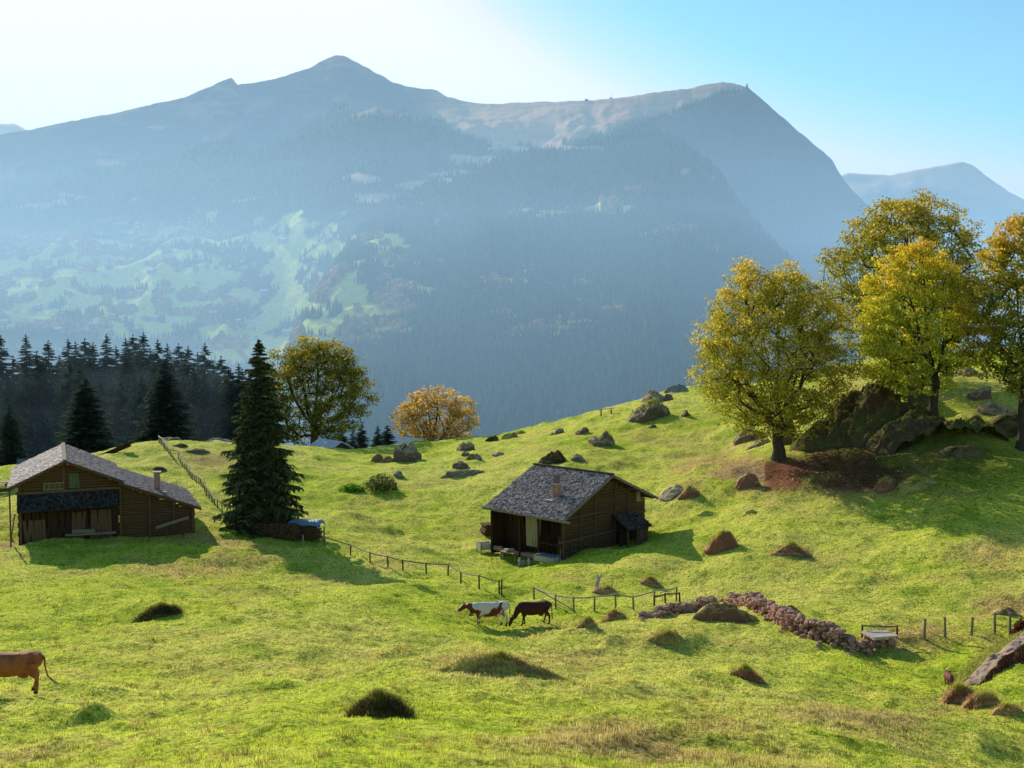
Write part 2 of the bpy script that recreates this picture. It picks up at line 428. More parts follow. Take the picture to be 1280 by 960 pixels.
def mtn(name, cols, base, prof, seed, noise_amp, colorer, px0, px1, nc=520, nr=330, back=900):
    """cols: (px, crest row, crest distance); base: (px,row,distance); prof: exponent of the climb"""
    px = np.linspace(px0, px1, nc)
    cr = interp_cols(px, [(a, b) for a, b, c in cols]); cd = interp_cols(px, [(a, c) for a, b, c in cols])
    br = interp_cols(px, [(a, b) for a, b, c in base]); bd = interp_cols(px, [(a, c) for a, b, c in base])
    pf = interp_cols(px, prof)
    s = np.concatenate([np.linspace(0, 1, nr - 20), 1 + np.linspace(.02, 1, 20)**1.5])
    S, PX = np.meshgrid(s, px, indexing='ij')
    s1 = np.clip(S, 0, 1)
    Yd = bd + (cd - bd) * s1
    k = np.exp(-np.linspace(-2.5, 2.5, 61)**2); k /= k.sum()
    def sm(q): return np.convolve(np.pad(q, 30, mode='edge'), k, mode='valid')
    w_ = sstep(.93, 1, s1); cr = sm(cr) * (1 - w_) + cr * w_
    rxb, rzb = ray(PX, np.broadcast_to(br, PX.shape)); rxc, rzc = ray(PX, cr)
    zb = rzb * bd; zc = rzc * cd
    g = s1 ** pf
    Z = zb + (zc - zb) * g
    ov = np.clip(S - 1, 0, 1); Yd = Yd + ov * back; 
    X = rxc * Yd
    damp = np.clip((1 - s1) * 5, 0, 1) * sstep(0, .06, s1) 
    dist = fbm(X/900, Yd/900, o=3, seed=seed+5) * 160
    rn = fbm((X + dist)/620, (Yd*.45)/620, o=5, seed=seed, ridged=True, gain=.52)
    rn2 = fbm(X/170, Yd/250, o=4, seed=seed+9)
    Z = Z + damp * (noise_amp * rn + noise_amp * .55 * rn2) - ov * (zc - zb) * .75
    if name == 'mountain': Z = Z + damp * sstep(800, 960, PX) * 70 * fbm(X/110 + dist/200, Yd/700, o=4, seed=97, ridged=True)
    crest = (1 - damp) * (1-ov) * sstep(.8,1,s1)
    Z = Z + crest * (5 * fbm(PX/9, PX*0, o=3, seed=seed+3))
    v = np.stack([X, Yd, Z], -1).reshape(-1, 3)
    ppx, ppy = project(v[:,0], v[:,1], v[:,2])
    N = np.zeros((nr, nc, 3)); P = v.reshape(nr, nc, 3)
    N = np.cross(np.gradient(P, axis=1), np.gradient(P, axis=0)); N /= np.linalg.norm(N, axis=2, keepdims=True) + 1e-9
    N = N * np.sign(N[...,2:3] + 1e-9)
    steep = 1 - N[...,2].ravel()
    ccol, fmask, amask = colorer(v, ppx, ppy, steep, S.ravel())
    me = np_mesh(name, v, grid_faces(nr, nc), MTN_MAT, ccol, True)
    o = link(name, me); tag(o, kind='structure')
    return dict(v=v, f=fmask, a=amask, px=ppx, py=ppy, nr=nr, nc=nc)

MTN_MAT, _t, _out = new_mat('mountain_surface')
_p = objco(_t, geo=True); _f = noise_n(_t, _p, .02, 6, .65); _f2 = noise_n(_t, _p, .09, 4, .6)
_c = mixc(_t, ramp(_t, _f2, [(.3,(0,)),(.7,(1,))]), mixc(_t, 1.0, col_attr(_t), (.6,.65,.65), 'MULTIPLY'), col_attr(_t))
diffuse(_t, _out, _c, bump(_t, _f, .5, 22), 1, 0)

def warp(v, px, py):
    a = fbm(v[:,0]/240, v[:,1]/240, v[:,2]/90, o=4, seed=71); b = fbm(v[:,0]/240+40, v[:,1]/240, v[:,2]/90, o=4, seed=73)
    return px + 26*a, py + 13*b

def blobs(px, py, B, streak):
    m = np.zeros_like(px)
    for a, b, ra, rb in B: m = np.maximum(m, np.exp(-(((px-a)/ra)**2 + ((py-b)/rb)**2)))
    return m + streak

def mixv(a, b, k): return a*(1-k[:,None]) + b*k[:,None]

def au_mask(x, y, z, mm):
    return sstep(.28,.4,mm)*(1-sstep(.62,.7,mm))*sstep(.0,.12,fbm(x/150,y/150,z/150,o=3,seed=81)) + sstep(.62,.7,mm)*.42*sstep(.3,.4,fbm(x/60,y/60,z/60,o=2,seed=83))*2

def col_main(v, px, py, steep, s):
    x, y, z = v.T
    n = fbm(x/260, y/260 , z/120, o=4, seed=41); ns = fbm((x + y*.2)/260, z/26, o=4, seed=43)
    c = mixv(np.tile(FOREST, (len(x),1)), FOREST2, sstep(-.3,.5,n))
    sil = interp_cols(px, [(a,b) for a,b,_ in MAIN_CREST])
    # alpine pasture under the crest on the right, rock on the main peak
    alp = sstep(510,560,px) * (1-sstep(925,945,px)) * (1 - sstep(30, 62, py - sil + 12*n - interp_cols(px, [(500,-10),(640,10),(740,5),(830,-12),(930,-40)])))
    up = (1-sstep(50,120,py-sil + 30*n)) * (1-sstep(500,560,px))
    c = mixv(c, ROCK*1.1, up)
    warm = sstep(.0,.5, n + .4*fbm(x/90,y/90,z/60,o=3,seed=47)) * (1-sstep(25,110,py-sil)) * (1-sstep(380,520,px)) * .55
    c = mixv(c, PINK, warm)
    c = mixv(c, PINK*(1+.3*ns[:,None]), np.clip(alp,0,1))
    cliff = np.clip(sstep(-5, 5, py - (155-(px-815)*.36) + 8*n) * sstep(805, 835, px + 24*n) + sstep(932, 942, px), 0, 1)
    c = mixv(c, ROCK*.9, cliff*sstep(.1,.4,fbm(x/60, y/60, z/200, o=4, seed=49))*.6)
    c = mixv(c, ROCK*(.42+.25*n[:,None]), cliff*.85)
    wx, wy = warp(v, px, py); mm = blobs(wx, wy, MEADOW_BLOBS, .55*ns + .22*n); mk = sstep(235,255,py)*sstep(.27,.33,mm)*(1-sstep(.26,.34,fbm(x/75,y/75,z/75,o=3,seed=77)))
    c = mixv(c, MEAD*(1+.3*n[:,None]), mk)
    pk = blobs(wx, wy, PINK_BLOBS, .4*ns + .1*n); pkk = sstep(.55,.65,pk); c = mixv(c, PINK*1.1, pkk); c = mixv(c, ROCK*(.42+.25*n[:,None]), cliff*mk)
    treed = (1-np.clip(alp+up,0,1)) * (1-mk) * (1-pkk) * (1-cliff)
    return c, treed, au_mask(x,y,z,mm)*(py>250)

def col_forest(v, px, py, steep, s):
    x, y, z = v.T
    n = fbm(x/260, y/260, z/120, o=4, seed=51); ns = fbm((x+y*.2)/200, z/30, o=4, seed=53)
    c = mixv(np.tile(FOREST, (len(x),1)), FOREST2, sstep(-.3,.5,n))
    wx, wy = warp(v, px, py); mm = blobs(wx, wy, MEADOW_BLOBS, .55*ns + .22*n); mk = sstep(235,255,py)*sstep(.27,.33,mm)*(1-sstep(.26,.34,fbm(x/75,y/75,z/75,o=3,seed=77))); c = mixv(c, MEAD*(1+.3*n[:,None]), mk)
    pk = blobs(wx, wy, PINK_BLOBS, .35*ns); pkk = sstep(.5,.6,pk); c = mixv(c, PINK, pkk)
    return c, (1-mk)*(1-pkk), au_mask(x,y,z,mm)*.9

def col_spur(v, px, py, steep, s):
    c, a, b = col_forest(v, px, py, steep, s)
    top = sstep(.93,1.0,s)*np.exp(-((px-470)/60)**2)
    return mixv(c, PINK*.8, top), a*(1-top), b

def col_far(v, px, py, steep, s):
    n = fbm(v[:,0]/500, v[:,1]/500, v[:,2]/200, o=4, seed=61)
    c = mixv(np.tile(ROCK, (len(n),1)), PINK, np.clip(sstep(-.2,.5,n) + 1.4*sstep(.8,.95,s), 0, 1))
    return c, np.zeros(len(n)), np.zeros(len(n))

MAIN_CREST = [(-260,190,5000),(-100,185,5000),(0,168,5100),(34,163,5150),(70,155,5200),(110,147,5300),(150,140,5400),(190,130,5500),(230,122,5600),(262,108,5700),(290,97,5750),(297,106,5800),(320,103,5850),(350,97,5900),(385,86,5950),(405,75,6000),(420,69,6000),(432,70,6000),(442,76,6000),
   (465,88,5950),(490,102,5900),(505,107,5850),(520,110,5800),(545,112,5800),(560,121,5750),(585,127,5700),(610,130,5600),(650,128,5500),(700,127,5350),(730,126,5300),(760,124,5250),(795,119,5200),(830,114,5150),(865,110,5100),(885,105,5050),(903,102,5000),(920,105,4950),(935,110,4900),(950,122,4850),(970,139,4800),
   (990,157,4800),(1015,178,4800),(1040,199,4800),(1046,212,4800),(1065,238,4850),(1078,250,4850),(1100,275,4900),(1130,310,4950),(1200,380,5000),(1300,480,5000)]
mm1 = mtn('mountain', MAIN_CREST, [(-260,640,2000),(300,640,2000),(500,600,2500),(800,520,3600),(940,560,4100),(1300,600,4300)],
          [(-260,1.5),(400,1.5),(560,1.1),(700,.72),(900,.72),(960,.7),(1300,.7)], 100, 85, col_main, -260, 1300, 620, 380)
mm2 = mtn('mountain_spur', [(150,560,3600),(210,400,4000),(230,300,4300),(250,225,4500),(330,193,4600),(400,160,4650),(440,144,4650),(470,135,4650),(510,144,4600),(560,163,4500),(620,183,4400),(700,215,4200),(800,290,4000)],
          [(150,640,2300),(800,600,2500)], [(150,1.4),(350,1.3),(470,.9),(800,1.0)], 200, 55, col_spur, 150, 800, 300, 220)
mm3 = mtn('mountain_shoulder', [(300,640,2600),(340,480,2700),(385,380,3000),(450,283,3400),(520,238,3600),(570,216,3700),(620,196,3800),(700,184,3850),(760,172,3900),(800,164,3900),(830,166,3880),(850,175,3850),(880,198,3800),(905,225,3750),(930,262,3700),(960,296,3650),(1000,338,3600),(1040,392,3550),(1100,450,3500),(1200,520,3400)],
          [(300,740,1900),(400,660,1900),(700,640,1900),(1200,640,1900)], [(300,1.0),(1200,1.05)], 300, 62, col_forest, 300, 1200, 480, 340)
mtn('far_mountain', [(980,300,9000),(1040,222,9000),(1060,216,9000),(1110,219,9000),(1150,211,9000),(1180,206,9000),(1203,202,9000),(1215,206,9000),(1240,225,9000),(1262,240,9000),(1285,252,9000),(1350,300,9000),(1500,340,9000)],
    [(980,480,6500),(1500,480,6500)], [(980,.9),(1500,.9)], 400, 70, col_far, 980, 1500, 160, 90)
mtn('far_mountain', [(-300,150,11000),(-60,150,11000),(-20,152,11000),(0,155,11000),(18,154,11000),(34,163,11000),(90,190,11000),(200,230,11000)],
    [(-300,330,8000),(200,330,8000)], [(-300,.9),(200,.9)], 500, 60, col_far, -300, 200, 120, 60)
# valley floor under it all
_x = np.linspace(-16000, 16000, 60); _y = np.concatenate([np.linspace(-14000, -60, 20), np.linspace(350, 16000, 60)])
_Y, _Xg = np.meshgrid(_y, _x, indexing='ij'); _Z = np.where(_Y < 0, -3 + _Y*.02, -260 - 160*sstep(350, 1500, _Y)) 
_Z = np.where((_Y >= 0), np.minimum(_Z, -(_Y-100)*.9), _Z); _Z = np.maximum(_Z, -430)
_v = np.stack([_Xg, _Y, _Z], -1).reshape(-1, 3)
o = link('valley_floor', np_mesh('valley_floor', _v, grid_faces(80, 60), MTN_MAT, np.tile(FOREST2, (len(_v),1)), True)); tag(o, kind='structure')

# forests on the far slopes: one mass of small conifers
def far_forest(name, parts, n_tot, hmin, hmax, label, rnd, col1, col2, key):
    V = []; Fc = []; Cc = []; nv = 0
    for M, share in parts:
        v = M['v']; wgt = M[key].copy(); on = (M['px'] > -60) & (M['px'] < 1340) & (M['py'] < 640)
        wgt = wgt * on; wgt = np.where(wgt > .35, 1.0, 0) * (M['v'][:,1]**0)
        idx = np.arange(len(v)).reshape(M['nr'], M['nc']); ok = np.zeros(len(v), bool); ok[idx[:-22,:-1].ravel()] = True
        wgt = wgt * ok
        k = int(n_tot * share); pick = rng.choice(len(v), k, p=wgt / wgt.sum())
        a, b = rng.random(k)[:,None], rng.random(k)[:,None]
        P = v[pick]*(1-a)*(1-b) + v[pick+1]*a*(1-b) + v[pick+M['nc']]*(1-a)*b + v[pick+M['nc']+1]*a*b
        h = rng.uniform(hmin, hmax, k); r = h * (rng.uniform(.16,.24,k) if not rnd else rng.uniform(.4,.6,k))
        if rnd: prof = [(0,.75),(.45,1.0),(.85,.6),(1,0)]
        else: prof = [(-.1,1),(1,0)]
        S = 5; rings = []
        for q, (hh, rr) in enumerate(prof):
            if rr == 0: rings.append((P + np.stack([h*0, h*0, h*hh], 1))[:,None]); continue
            th = np.arange(S)*2*math.pi/S + q*.5
            rings.append(np.stack([P[:,0,None] + (r*rr)[:,None]*np.cos(th), P[:,1,None] + (r*rr)[:,None]*np.sin(th), np.repeat((P[:,2]+h*hh)[:,None], S, 1)], -1))
        A = np.concatenate(rings, 1); per = A.shape[1]
        f = []
        for q in range(len(prof)-1):
            for i in range(S):
                j = (i+1) % S
                if prof[q+1][1] == 0: f.append((q*S+i, q*S+j, (q+1)*S))
                else: f += [(q*S+i, q*S+j, (q+1)*S+j), (q*S+i, (q+1)*S+j, (q+1)*S+i)]
        f = np.array(f)
        V.append(A.reshape(-1,3)); Fc.append((f[None] + (np.arange(k)*per)[:,None,None] + nv).reshape(-1,3)); nv += k*per
        m = rng.random(k)[:,None]; cc = np.array(col1)*(1-m) + np.array(col2)*m
        Cc.append(np.repeat(cc, per, 0))
    m_, t_, o_ = new_mat(name); diffuse(t_, o_, col_attr(t_), None, 1, 0)
    o = link(name, np_mesh(name, np.concatenate(V), np.concatenate(Fc), m_, np.concatenate(Cc), False))
    tag(o, label, 'forest', kind='stuff')
far_forest('conifer_forest', [(mm1,.42),(mm2,.16),(mm3,.42)], 90000, 16, 30, 'dark conifer forest covering the far mountain slopes in haze', False, (.035,.06,.04), (.09,.12,.055), 'f')
far_forest('autumn_wood', [(mm1,.75),(mm3,.25)], 9000, 9, 20, 'autumn coloured broadleaf woods among the far terraced meadows', True, (.12,.13,.05), (.60,.26,.10), 'a')

# haze filling the valley
def haze(name, x0, x1, y0, y1, z0, z1, dens, colr, aniso=.3, emi=.12):
    b = MB(); b.box(((x0+x1)/2, (y0+y1)/2, (z0+z1)/2), (x1-x0, y1-y0, z1-z0))
    m, t, out = new_mat(name)
    vs = t.n.new('ShaderNodeVolumePrincipled')
    vs.inputs['Color'].default_value = (*colr, 1); vs.inputs['Density'].default_value = dens; vs.inputs['Anisotropy'].default_value = aniso
    vs.inputs['Absorption Color'].default_value = (0,0,0,1)
    vs.inputs['Emission Strength'].default_value = emi * dens; vs.inputs['Emission Color'].default_value = (.42,.72,1,1)  # self-glow added to the haze in place of multiply scattered light
    t.link(vs.outputs[0], out.inputs['Volume'])
    o = b.build(name, m); tag(o, kind='structure'); return o
haze('valley_haze', -9000, 9000, 1400, 12000, -600, 620, 1/7200, (.48,.77,1.0), .30, .30)
haze('high_haze', -8990, 8990, 1500, 11900, 623, 1400, 1/17000, (.50,.77,1.0), .3, .24)
haze('low_valley_haze', -8500, 8500, 1000, 4600, -590, 330, 1/7200, (.54,.78,.97), .25, .54)
for i_, (zt_, d_) in enumerate(((-4, 1/2600), (-9, 1/2000), (-14, 1/1700), (-20, 1/1500))):
    haze('forest_haze', -240 - i_, -46 + i_*.5, 166 - i_*.3, 300 + i_, -120 - i_, zt_, d_, (.62,.80,.92), .3, .30)
# ------------------------------------------------------------------ materials
M = {}
M['log'] = simple_mat('weathered_log', (.07,.036,.016), (.24,.135,.06), 5, .6, .04, (.35,.35,5))
M['dark_log'] = simple_mat('dark_log', (.03,.018,.012), (.11,.062,.035), 5, .6, .04, (4,4,.5))
M['plank'] = simple_mat('plank', (.12,.07,.035), (.24,.15,.085), 5, .6, .03, (4,4,.4))
M['grey_wood'] = simple_mat('grey_wood', (.20,.15,.10), (.40,.31,.21), 6, .4, .01)
M['pale_wood'] = simple_mat('pale_wood', (.42,.32,.20), (.66,.53,.36), 6, .4, .01)
M['white'] = simple_mat('white_paint', (.5,.45,.38), (.74,.68,.6), 9, .1, .01)
M['roof_white'] = simple_mat('pale_tin_roof', (.74,.72,.70), (.80,.79,.78), 9, .1, .01)
M['cream'] = simple_mat('cream_board', (.30,.25,.14), (.46,.38,.24), 9, .2, .01, (6,6,1))
M['metal'] = simple_mat('zinc_metal', (.32,.33,.35), (.5,.52,.55), 7, .1, .01, rough=.5, spec=.5)
M['tin'] = simple_mat('rusty_tin', (.16,.10,.08), (.30,.26,.25), 7, .2, .01, rough=.6, spec=.3)
M['glass'], _t, _o = new_mat('window_glass'); diffuse(_t, _o, (.02,.025,.03), None, .12, .6)
M['pent'] = simple_mat('bluish_pent_shingles', (.028,.022,.018), (.07,.058,.05), 5, .8, .04, (1,1,3))
M['blue'] = simple_mat('blue_tarpaulin', (.10,.20,.34), (.28,.42,.56), 2.2, .9, .12, rough=.45, spec=.5)
M['bark'] = simple_mat('bark', (.045,.033,.024), (.15,.115,.085), 6, .9, .06, (1,1,.25))
M['spruce_bark'] = simple_mat('spruce_bark', (.04,.028,.022), (.10,.07,.055), 9, .8, .04)
M['stone'] = simple_mat('drystone', (.36,.14,.08), (.80,.50,.36), 2.1, .8, .06)
M['slab'] = simple_mat('pale_slab', (.52,.40,.32), (.78,.64,.54), 3, .5, .03)
M['red_bush'] = simple_mat('dark_red_leaves', (.10,.02,.02), (.30,.10,.08), 9, .5, .05)

def shingle_mat(name, lo, hi):
    m, t, out = new_mat(name)
    f = noise_n(t, objco(t), 14, 4, .7)
    c = mixc(t, f, mixc(t, 1.0, col_attr(t), (.45,.42,.42), 'MULTIPLY'), col_attr(t))
    diffuse(t, out, c, bump(t, f, .5, .02), .75, .25); return m
M['shingle'] = shingle_mat('wood_shingles', 0, 0)

def shingle_roof(a, b, c, d, row=.16, wid=.15, seed=0, base=(.36,.31,.33), thick=.12):
    """shingled slope; a,b lower edge corners, d,c upper edge corners (local). Returns mesh"""
    r = np.random.default_rng(seed)
    a, b, c, d = [np.array(q, float) for q in (a, b, c, d)]
    nrm = np.cross(b - a, d - a); nrm /= np.linalg.norm(nrm)
    if nrm[2] < 0: nrm = -nrm
    L = np.linalg.norm(d - a); nr = max(2, int(L / row)); V = []; Q = []; C = []
    W = np.linalg.norm(b - a); nc = int(W / wid)
    sv = (d - a) / L
    n = 0
    for i in range(nr):
        t0 = i / nr; t1 = min(1.0, (i + 1.35) / nr)
        off = r.uniform(-.5, .5)
        for j in range(nc + 1):
            s0 = np.clip((j + off + r.uniform(-.18,.18)) / nc, 0, 1); s1 = np.clip((j + off + 1 - r.uniform(0,.16)) / nc, 0, 1)
            if s1 - s0 < .001: continue
            t0j = max(-.004, t0 + r.uniform(-.35, .12) / nr)
            lift = .045 + r.uniform(0, .035)
            if r.random() < .03: lift += .05
            def P(s, t): return (a*(1-s) + b*s)*(1-t) + (d*(1-s) + c*s)*t
            p0 = P(s0, t0j) + nrm*lift; p1 = P(s1, t0j) + nrm*(lift + r.uniform(-.02,.02)); p2 = P(s1, t1) + nrm*.004; p3 = P(s0, t1) + nrm*.004
            q0 = P(s0, t0j) - nrm*.0; q1 = P(s1, t0j) - nrm*.0
            V += [p0, p1, p2, p3, q0, q1]; Q += [(n, n+1, n+2, n+3), (n+4, n+5, n+1, n), (n+4, n, n+3, n+3)]
            k = r.uniform(.25, 1.3) ** 1.6; w = r.uniform(-.03, .03)
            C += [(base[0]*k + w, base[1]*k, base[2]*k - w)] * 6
            n += 6
    o = len(V)
    for q in (a, b, c, d): V.append(q); 
    for q in (a, b, c, d): V.append(q - nrm*thick)
    C += [tuple(x*.6 for x in base)]*4 + [(.06,.04,.03)]*4
    Q += [(o,o+1,o+2,o+3),(o+7,o+6,o+5,o+4),(o,o+4,o+5,o+1),(o+1,o+5,o+6,o+2),(o+2,o+6,o+7,o+3),(o+3,o+7,o+4,o)]
    Q = [q for q in Q if len(set(q)) == 4]
    return np_mesh('shingles', V, Q, M['shingle'], np.array(C))

def log_wall(mb, a, b, z0, z1, h=.24, th=.16, top=None, seed=0):
    """horizontal logs from a to b (2D); top(s) caps the height along the wall"""
    r = random.Random(seed); a = Vector((a[0], a[1], 0)); b = Vector((b[0], b[1], 0)); d = (b - a); L = d.length; dn = d / L
    z = z0
    while z < z1 - .02:
        hh = h * r.uniform(.9, 1.1); zc = z + hh/2
        s0, s1 = 0.0, 1.0
        if top is not None:
            ok = [k/60 for k in range(61) if top(k/60) >= zc + hh*.3]
            if not ok: break
            s0, s1 = ok[0], ok[-1]
            if s1 - s0 < .03: break
        off = Vector((-dn.y, dn.x, 0)) * r.uniform(-.045, .045)
        mb.bar(a + d*s0 + off + Vector((0,0,zc)), a + d*s1 + off + Vector((0,0,zc)), th, hh*.86, jit=.02)
        z += hh

def plank_wall(mb, a, b, z0, z1, w=.2, th=.05, seed=0):
    r = random.Random(seed); a = Vector((a[0], a[1], 0)); b = Vector((b[0], b[1], 0)); d = b - a; n = max(1, int(d.length / w))
    nn = Vector((-d.y, d.x, 0)).normalized()
    for i in range(n):
        p0 = a + d*(i/n); p1 = a + d*((i+.94)/n); o = nn * r.uniform(-.015, .015); m = (p0+p1)/2 + o
        mb.bar(p0 + o + Vector((0,0,(z0+z1)/2 + r.uniform(-.03,.03))), p1 + o + Vector((0,0,(z0+z1)/2)), th, (z1-z0))

def window(parent, cx, y, cz, w_, h_, nx=2, fm='white', name='window'):
    """in a wall facing local -y"""
    b = MB()
    for dx in (-1, 1): b.box((cx + dx*w_/2, y-.05, cz), (.09, .1, h_+.09))
    for dz in (-1, 1): b.box((cx, y-.052, cz + dz*h_/2), (w_-.09, .1, .09))
    for k in range(1, nx): b.box((cx - w_/2 + w_*k/nx, y-.045, cz), (.06, .07, h_-.09))
    fr = b.build(name, M[fm], parent)
    g = MB(); g.box((cx, y+.0, cz), (w_-.02, .03, h_-.02)); g.build('pane', M['glass'], fr)
    return fr

# ------------------------------------------------------------------ left chalet
def left_chalet():
    g = hit(85, 672)
    Yf = g.y
    k = Yf / F
    loc = Vector((g.x, g.y, g.z))
    r = empty('wooden_chalet', loc, math.radians(23))
    tag(r, 'large old wooden chalet with front gable and long lean-to, left of the tall spruce', 'chalet')
    zb = g.z; ze = -(606-400)*k - zb; za = -(575-400)*k - zb          # eave and apex above the base
    xl = (12-85)*k/1.08; xr = (156.6-85)*k/1.08; xm = (83-85)*k/1.08; xe = (257-85)*k/1.06
    D = 12.0; oh = 0.9; zr = -(646-400)*k - zb
    zsl = (za - ze)
    # roofs
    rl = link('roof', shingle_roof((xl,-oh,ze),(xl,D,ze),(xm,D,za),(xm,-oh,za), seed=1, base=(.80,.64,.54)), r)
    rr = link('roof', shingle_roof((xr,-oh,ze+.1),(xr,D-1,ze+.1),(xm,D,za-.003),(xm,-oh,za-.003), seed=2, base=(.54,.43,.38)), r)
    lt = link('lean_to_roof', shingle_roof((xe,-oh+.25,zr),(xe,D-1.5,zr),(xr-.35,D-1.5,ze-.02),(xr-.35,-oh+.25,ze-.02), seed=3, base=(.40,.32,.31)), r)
    b = MB(); b.bar((xm,-oh,za+.06),(xm,D,za+.06),.3,.09); b.build('ridge_board', M['grey_wood'], rl)
    b = MB()
    b.bar((xl,-oh-.03,ze-.1),(xm,-oh-.03,za-.1),.05,.2); b.bar((xr,-oh-.03,ze-.0),(xm,-oh-.03,za-.1),.05,.2)
    b.bar((xe,-oh+.22,zr-.1),(xr-.35,-oh+.22,ze-.12),.05,.18)
    b.build('barge_board', M['log'], r)
    # walls
    wl, wr, we = xl + .75, xr - .35, xe - .55
    def top(s):
        x = wl + (wr-wl)*s; return (ze + (za-ze)*(1-abs(x-xm)/(xm-xl if x < xm else xr-xm))) - .18
    b = MB(); log_wall(b, (wl,0), (wr,0), 3.0, za, .2, .16, top, 3); log_wall(b, (wl,0.1),(wl,D-.8),-1.2,ze,.22,.16,None,4); log_wall(b,(wr,.1),(wr,D-.9),1.5,ze,.22,.16,None,5)
    b.box(((wl+wr)/2, .5, 1.6), (wr-wl-.4, .3, 5.5)); b.box(((wl+wr)/2, D-1.2, 1.6), (wr-wl-.3, .2, 5.8))
    b.prism([(wl+.1,2.2),(wr-.1,2.2),(wr-.1,ze-.1),(xm,za-.4),(wl+.1,ze-.1)], lambda u,w_: (u,.10,w_), lambda u,w_: (u,.20,w_))
    b.build('upper_wall', M['log'], r)
    b = MB(); plank_wall(b, (wl,.02),(wr,.02),-1.2,2.45,.22,.07,5); b.build('lower_wall', M['dark_log'], r)
    b = MB()
    def top2(s): x = wr + (we-wr)*s; return ze + (zr-ze)*((x-xr)/(xe-xr)) - .2
    log_wall(b, (wr+.1,.06),(we,.06),-1.0,ze,.23,.17,top2,9); log_wall(b,(we,.1),(we,D-2.2),-1.2,zr-.05,.22,.16,None,11)
    b.box(((wr+we)/2,.6,0),(we-wr-.4,.2,2.6))
    b.prism([(wr+.05,-1.3),(we-.05,-1.3),(we-.05,zr-.35),(wr+.05,ze-.35)], lambda u,w_: (u,.16,w_), lambda u,w_: (u,.24,w_))
    b.build('lean_to_wall', M['log'], r)
    # posts and cross beams
    b = MB()
    for x in (wr+.15, wr+2.4, we-1.6, we-.1): b.bar((x,-.08,-.9),(x,-.08,top2((x-wr)/(we-wr))),.16,.14)
    for x in (wl+.1, xm-.1): b.bar((x,-.1,3.0 if x>wl+1 else -.9),(x,-.1,top((x-wl)/(wr-wl))),.18,.18)
    b.bar((wl-.2,-.14,ze-.55),(wr+.2,-.14,ze-.5),.16,.2); b.bar((wl-.6,-.5,ze-.35),(wl-.6,-.5,-.4),.12,.12)
    b.build('beam', M['plank'], r)
    # pent roof over the ground floor
    link('pent_roof', shingle_roof((wl-.1,-1.35,2.5),(wr-.1,-1.35,2.5),(wr-.1,-.12,3.72),(wl-.1,-.12,3.72), seed=14, base=(.05,.05,.055)), r)
    window(r, (63-85)*k/1.08, -.09, ze-.1-.0, .75, .5, 2, 'grey_wood'); window(r, (76-85)*k/1.08, -.09, ze-.1, .72, .5, 2, 'grey_wood')
    b = MB(); plank_wall(b, ((88-85)*k/1.08,-.14),((101-85)*k/1.08,-.14),ze-.35,ze+.85,.2,.05,3)
    sh = b.build('shutter', M['cream'], r)
    sh.data.materials[0] = simple_mat('green_grey_board', (.10,.12,.07),(.18,.19,.11),8,.3,.01)
    for i, (xa, xb, z1) in enumerate(((.3,1.3,2.0),(1.7,3.3,2.1),(-3.2,-1.6,1.6))):
        b = MB(); plank_wall(b, (xa,-.06),(xb,-.06),-.4,z1,.24,.06,20+i); b.build('barn_door', M['plank'], r)
    b = MB(); b.bar((-.2,-.35,.28),(3.6,-.35,.22),.3,.16); b.bar((.3,-.5,.55),(2.0,-.5,.5),.05,.3); b.build('sill_beam', M['grey_wood'], r)
    b = MB(); b.box(((203-85)*k/1.08+.15, 2.6, (ze+zr)/2+.55), (.48,.48,1.7)); ch = b.build('chimney', M['stone'], r)
    b = MB(); b.box(((203-85)*k/1.08+.15, 2.6, (ze+zr)/2+1.5), (.72,.72,.07)); 
    for q in (-.2,.2): b.box(((203-85)*k/1.08+.15+q, 2.6, (ze+zr)/2+1.43), (.07,.5,.1))
    b.build('chimney_cap', M['slab'], ch)
    b = MB(); b.box(((203-85)*k/1.08-.4, 2.3, (ze+zr)/2+.05), (.45,.3,.1)); b.build('flashing', M['white'], ch); b = MB(); b.box(((203-85)*k/1.08+.75, 2.25, (ze+zr)/2-.2), (.3,.3,.1)); b.build('flashing', M['white'], ch)
    # things by the wall
    o = MB(); 
    pl = empty('leaning_board', r.matrix_basis @ Vector(((215-85)*k/1.08, -.9, 0)), math.radians(23))
    tag(pl, 'long pale plank leaning against the lean-to wall of the left chalet', 'plank')
    o.bar((-1.0,0,.45),(1.6,-.1,1.15),.06,.24); o.build('board', M['grey_wood'], pl)
    
    for x_, z_ in ((-.1,.3),(1.2,.75)): lo = MB(); lo.bar((x_,.1,-.6),(x_,.1,z_),.1,.1); lo.build('prop', M['log'], pl)
    return r
bpy.context.view_layer.update()
left_chalet()

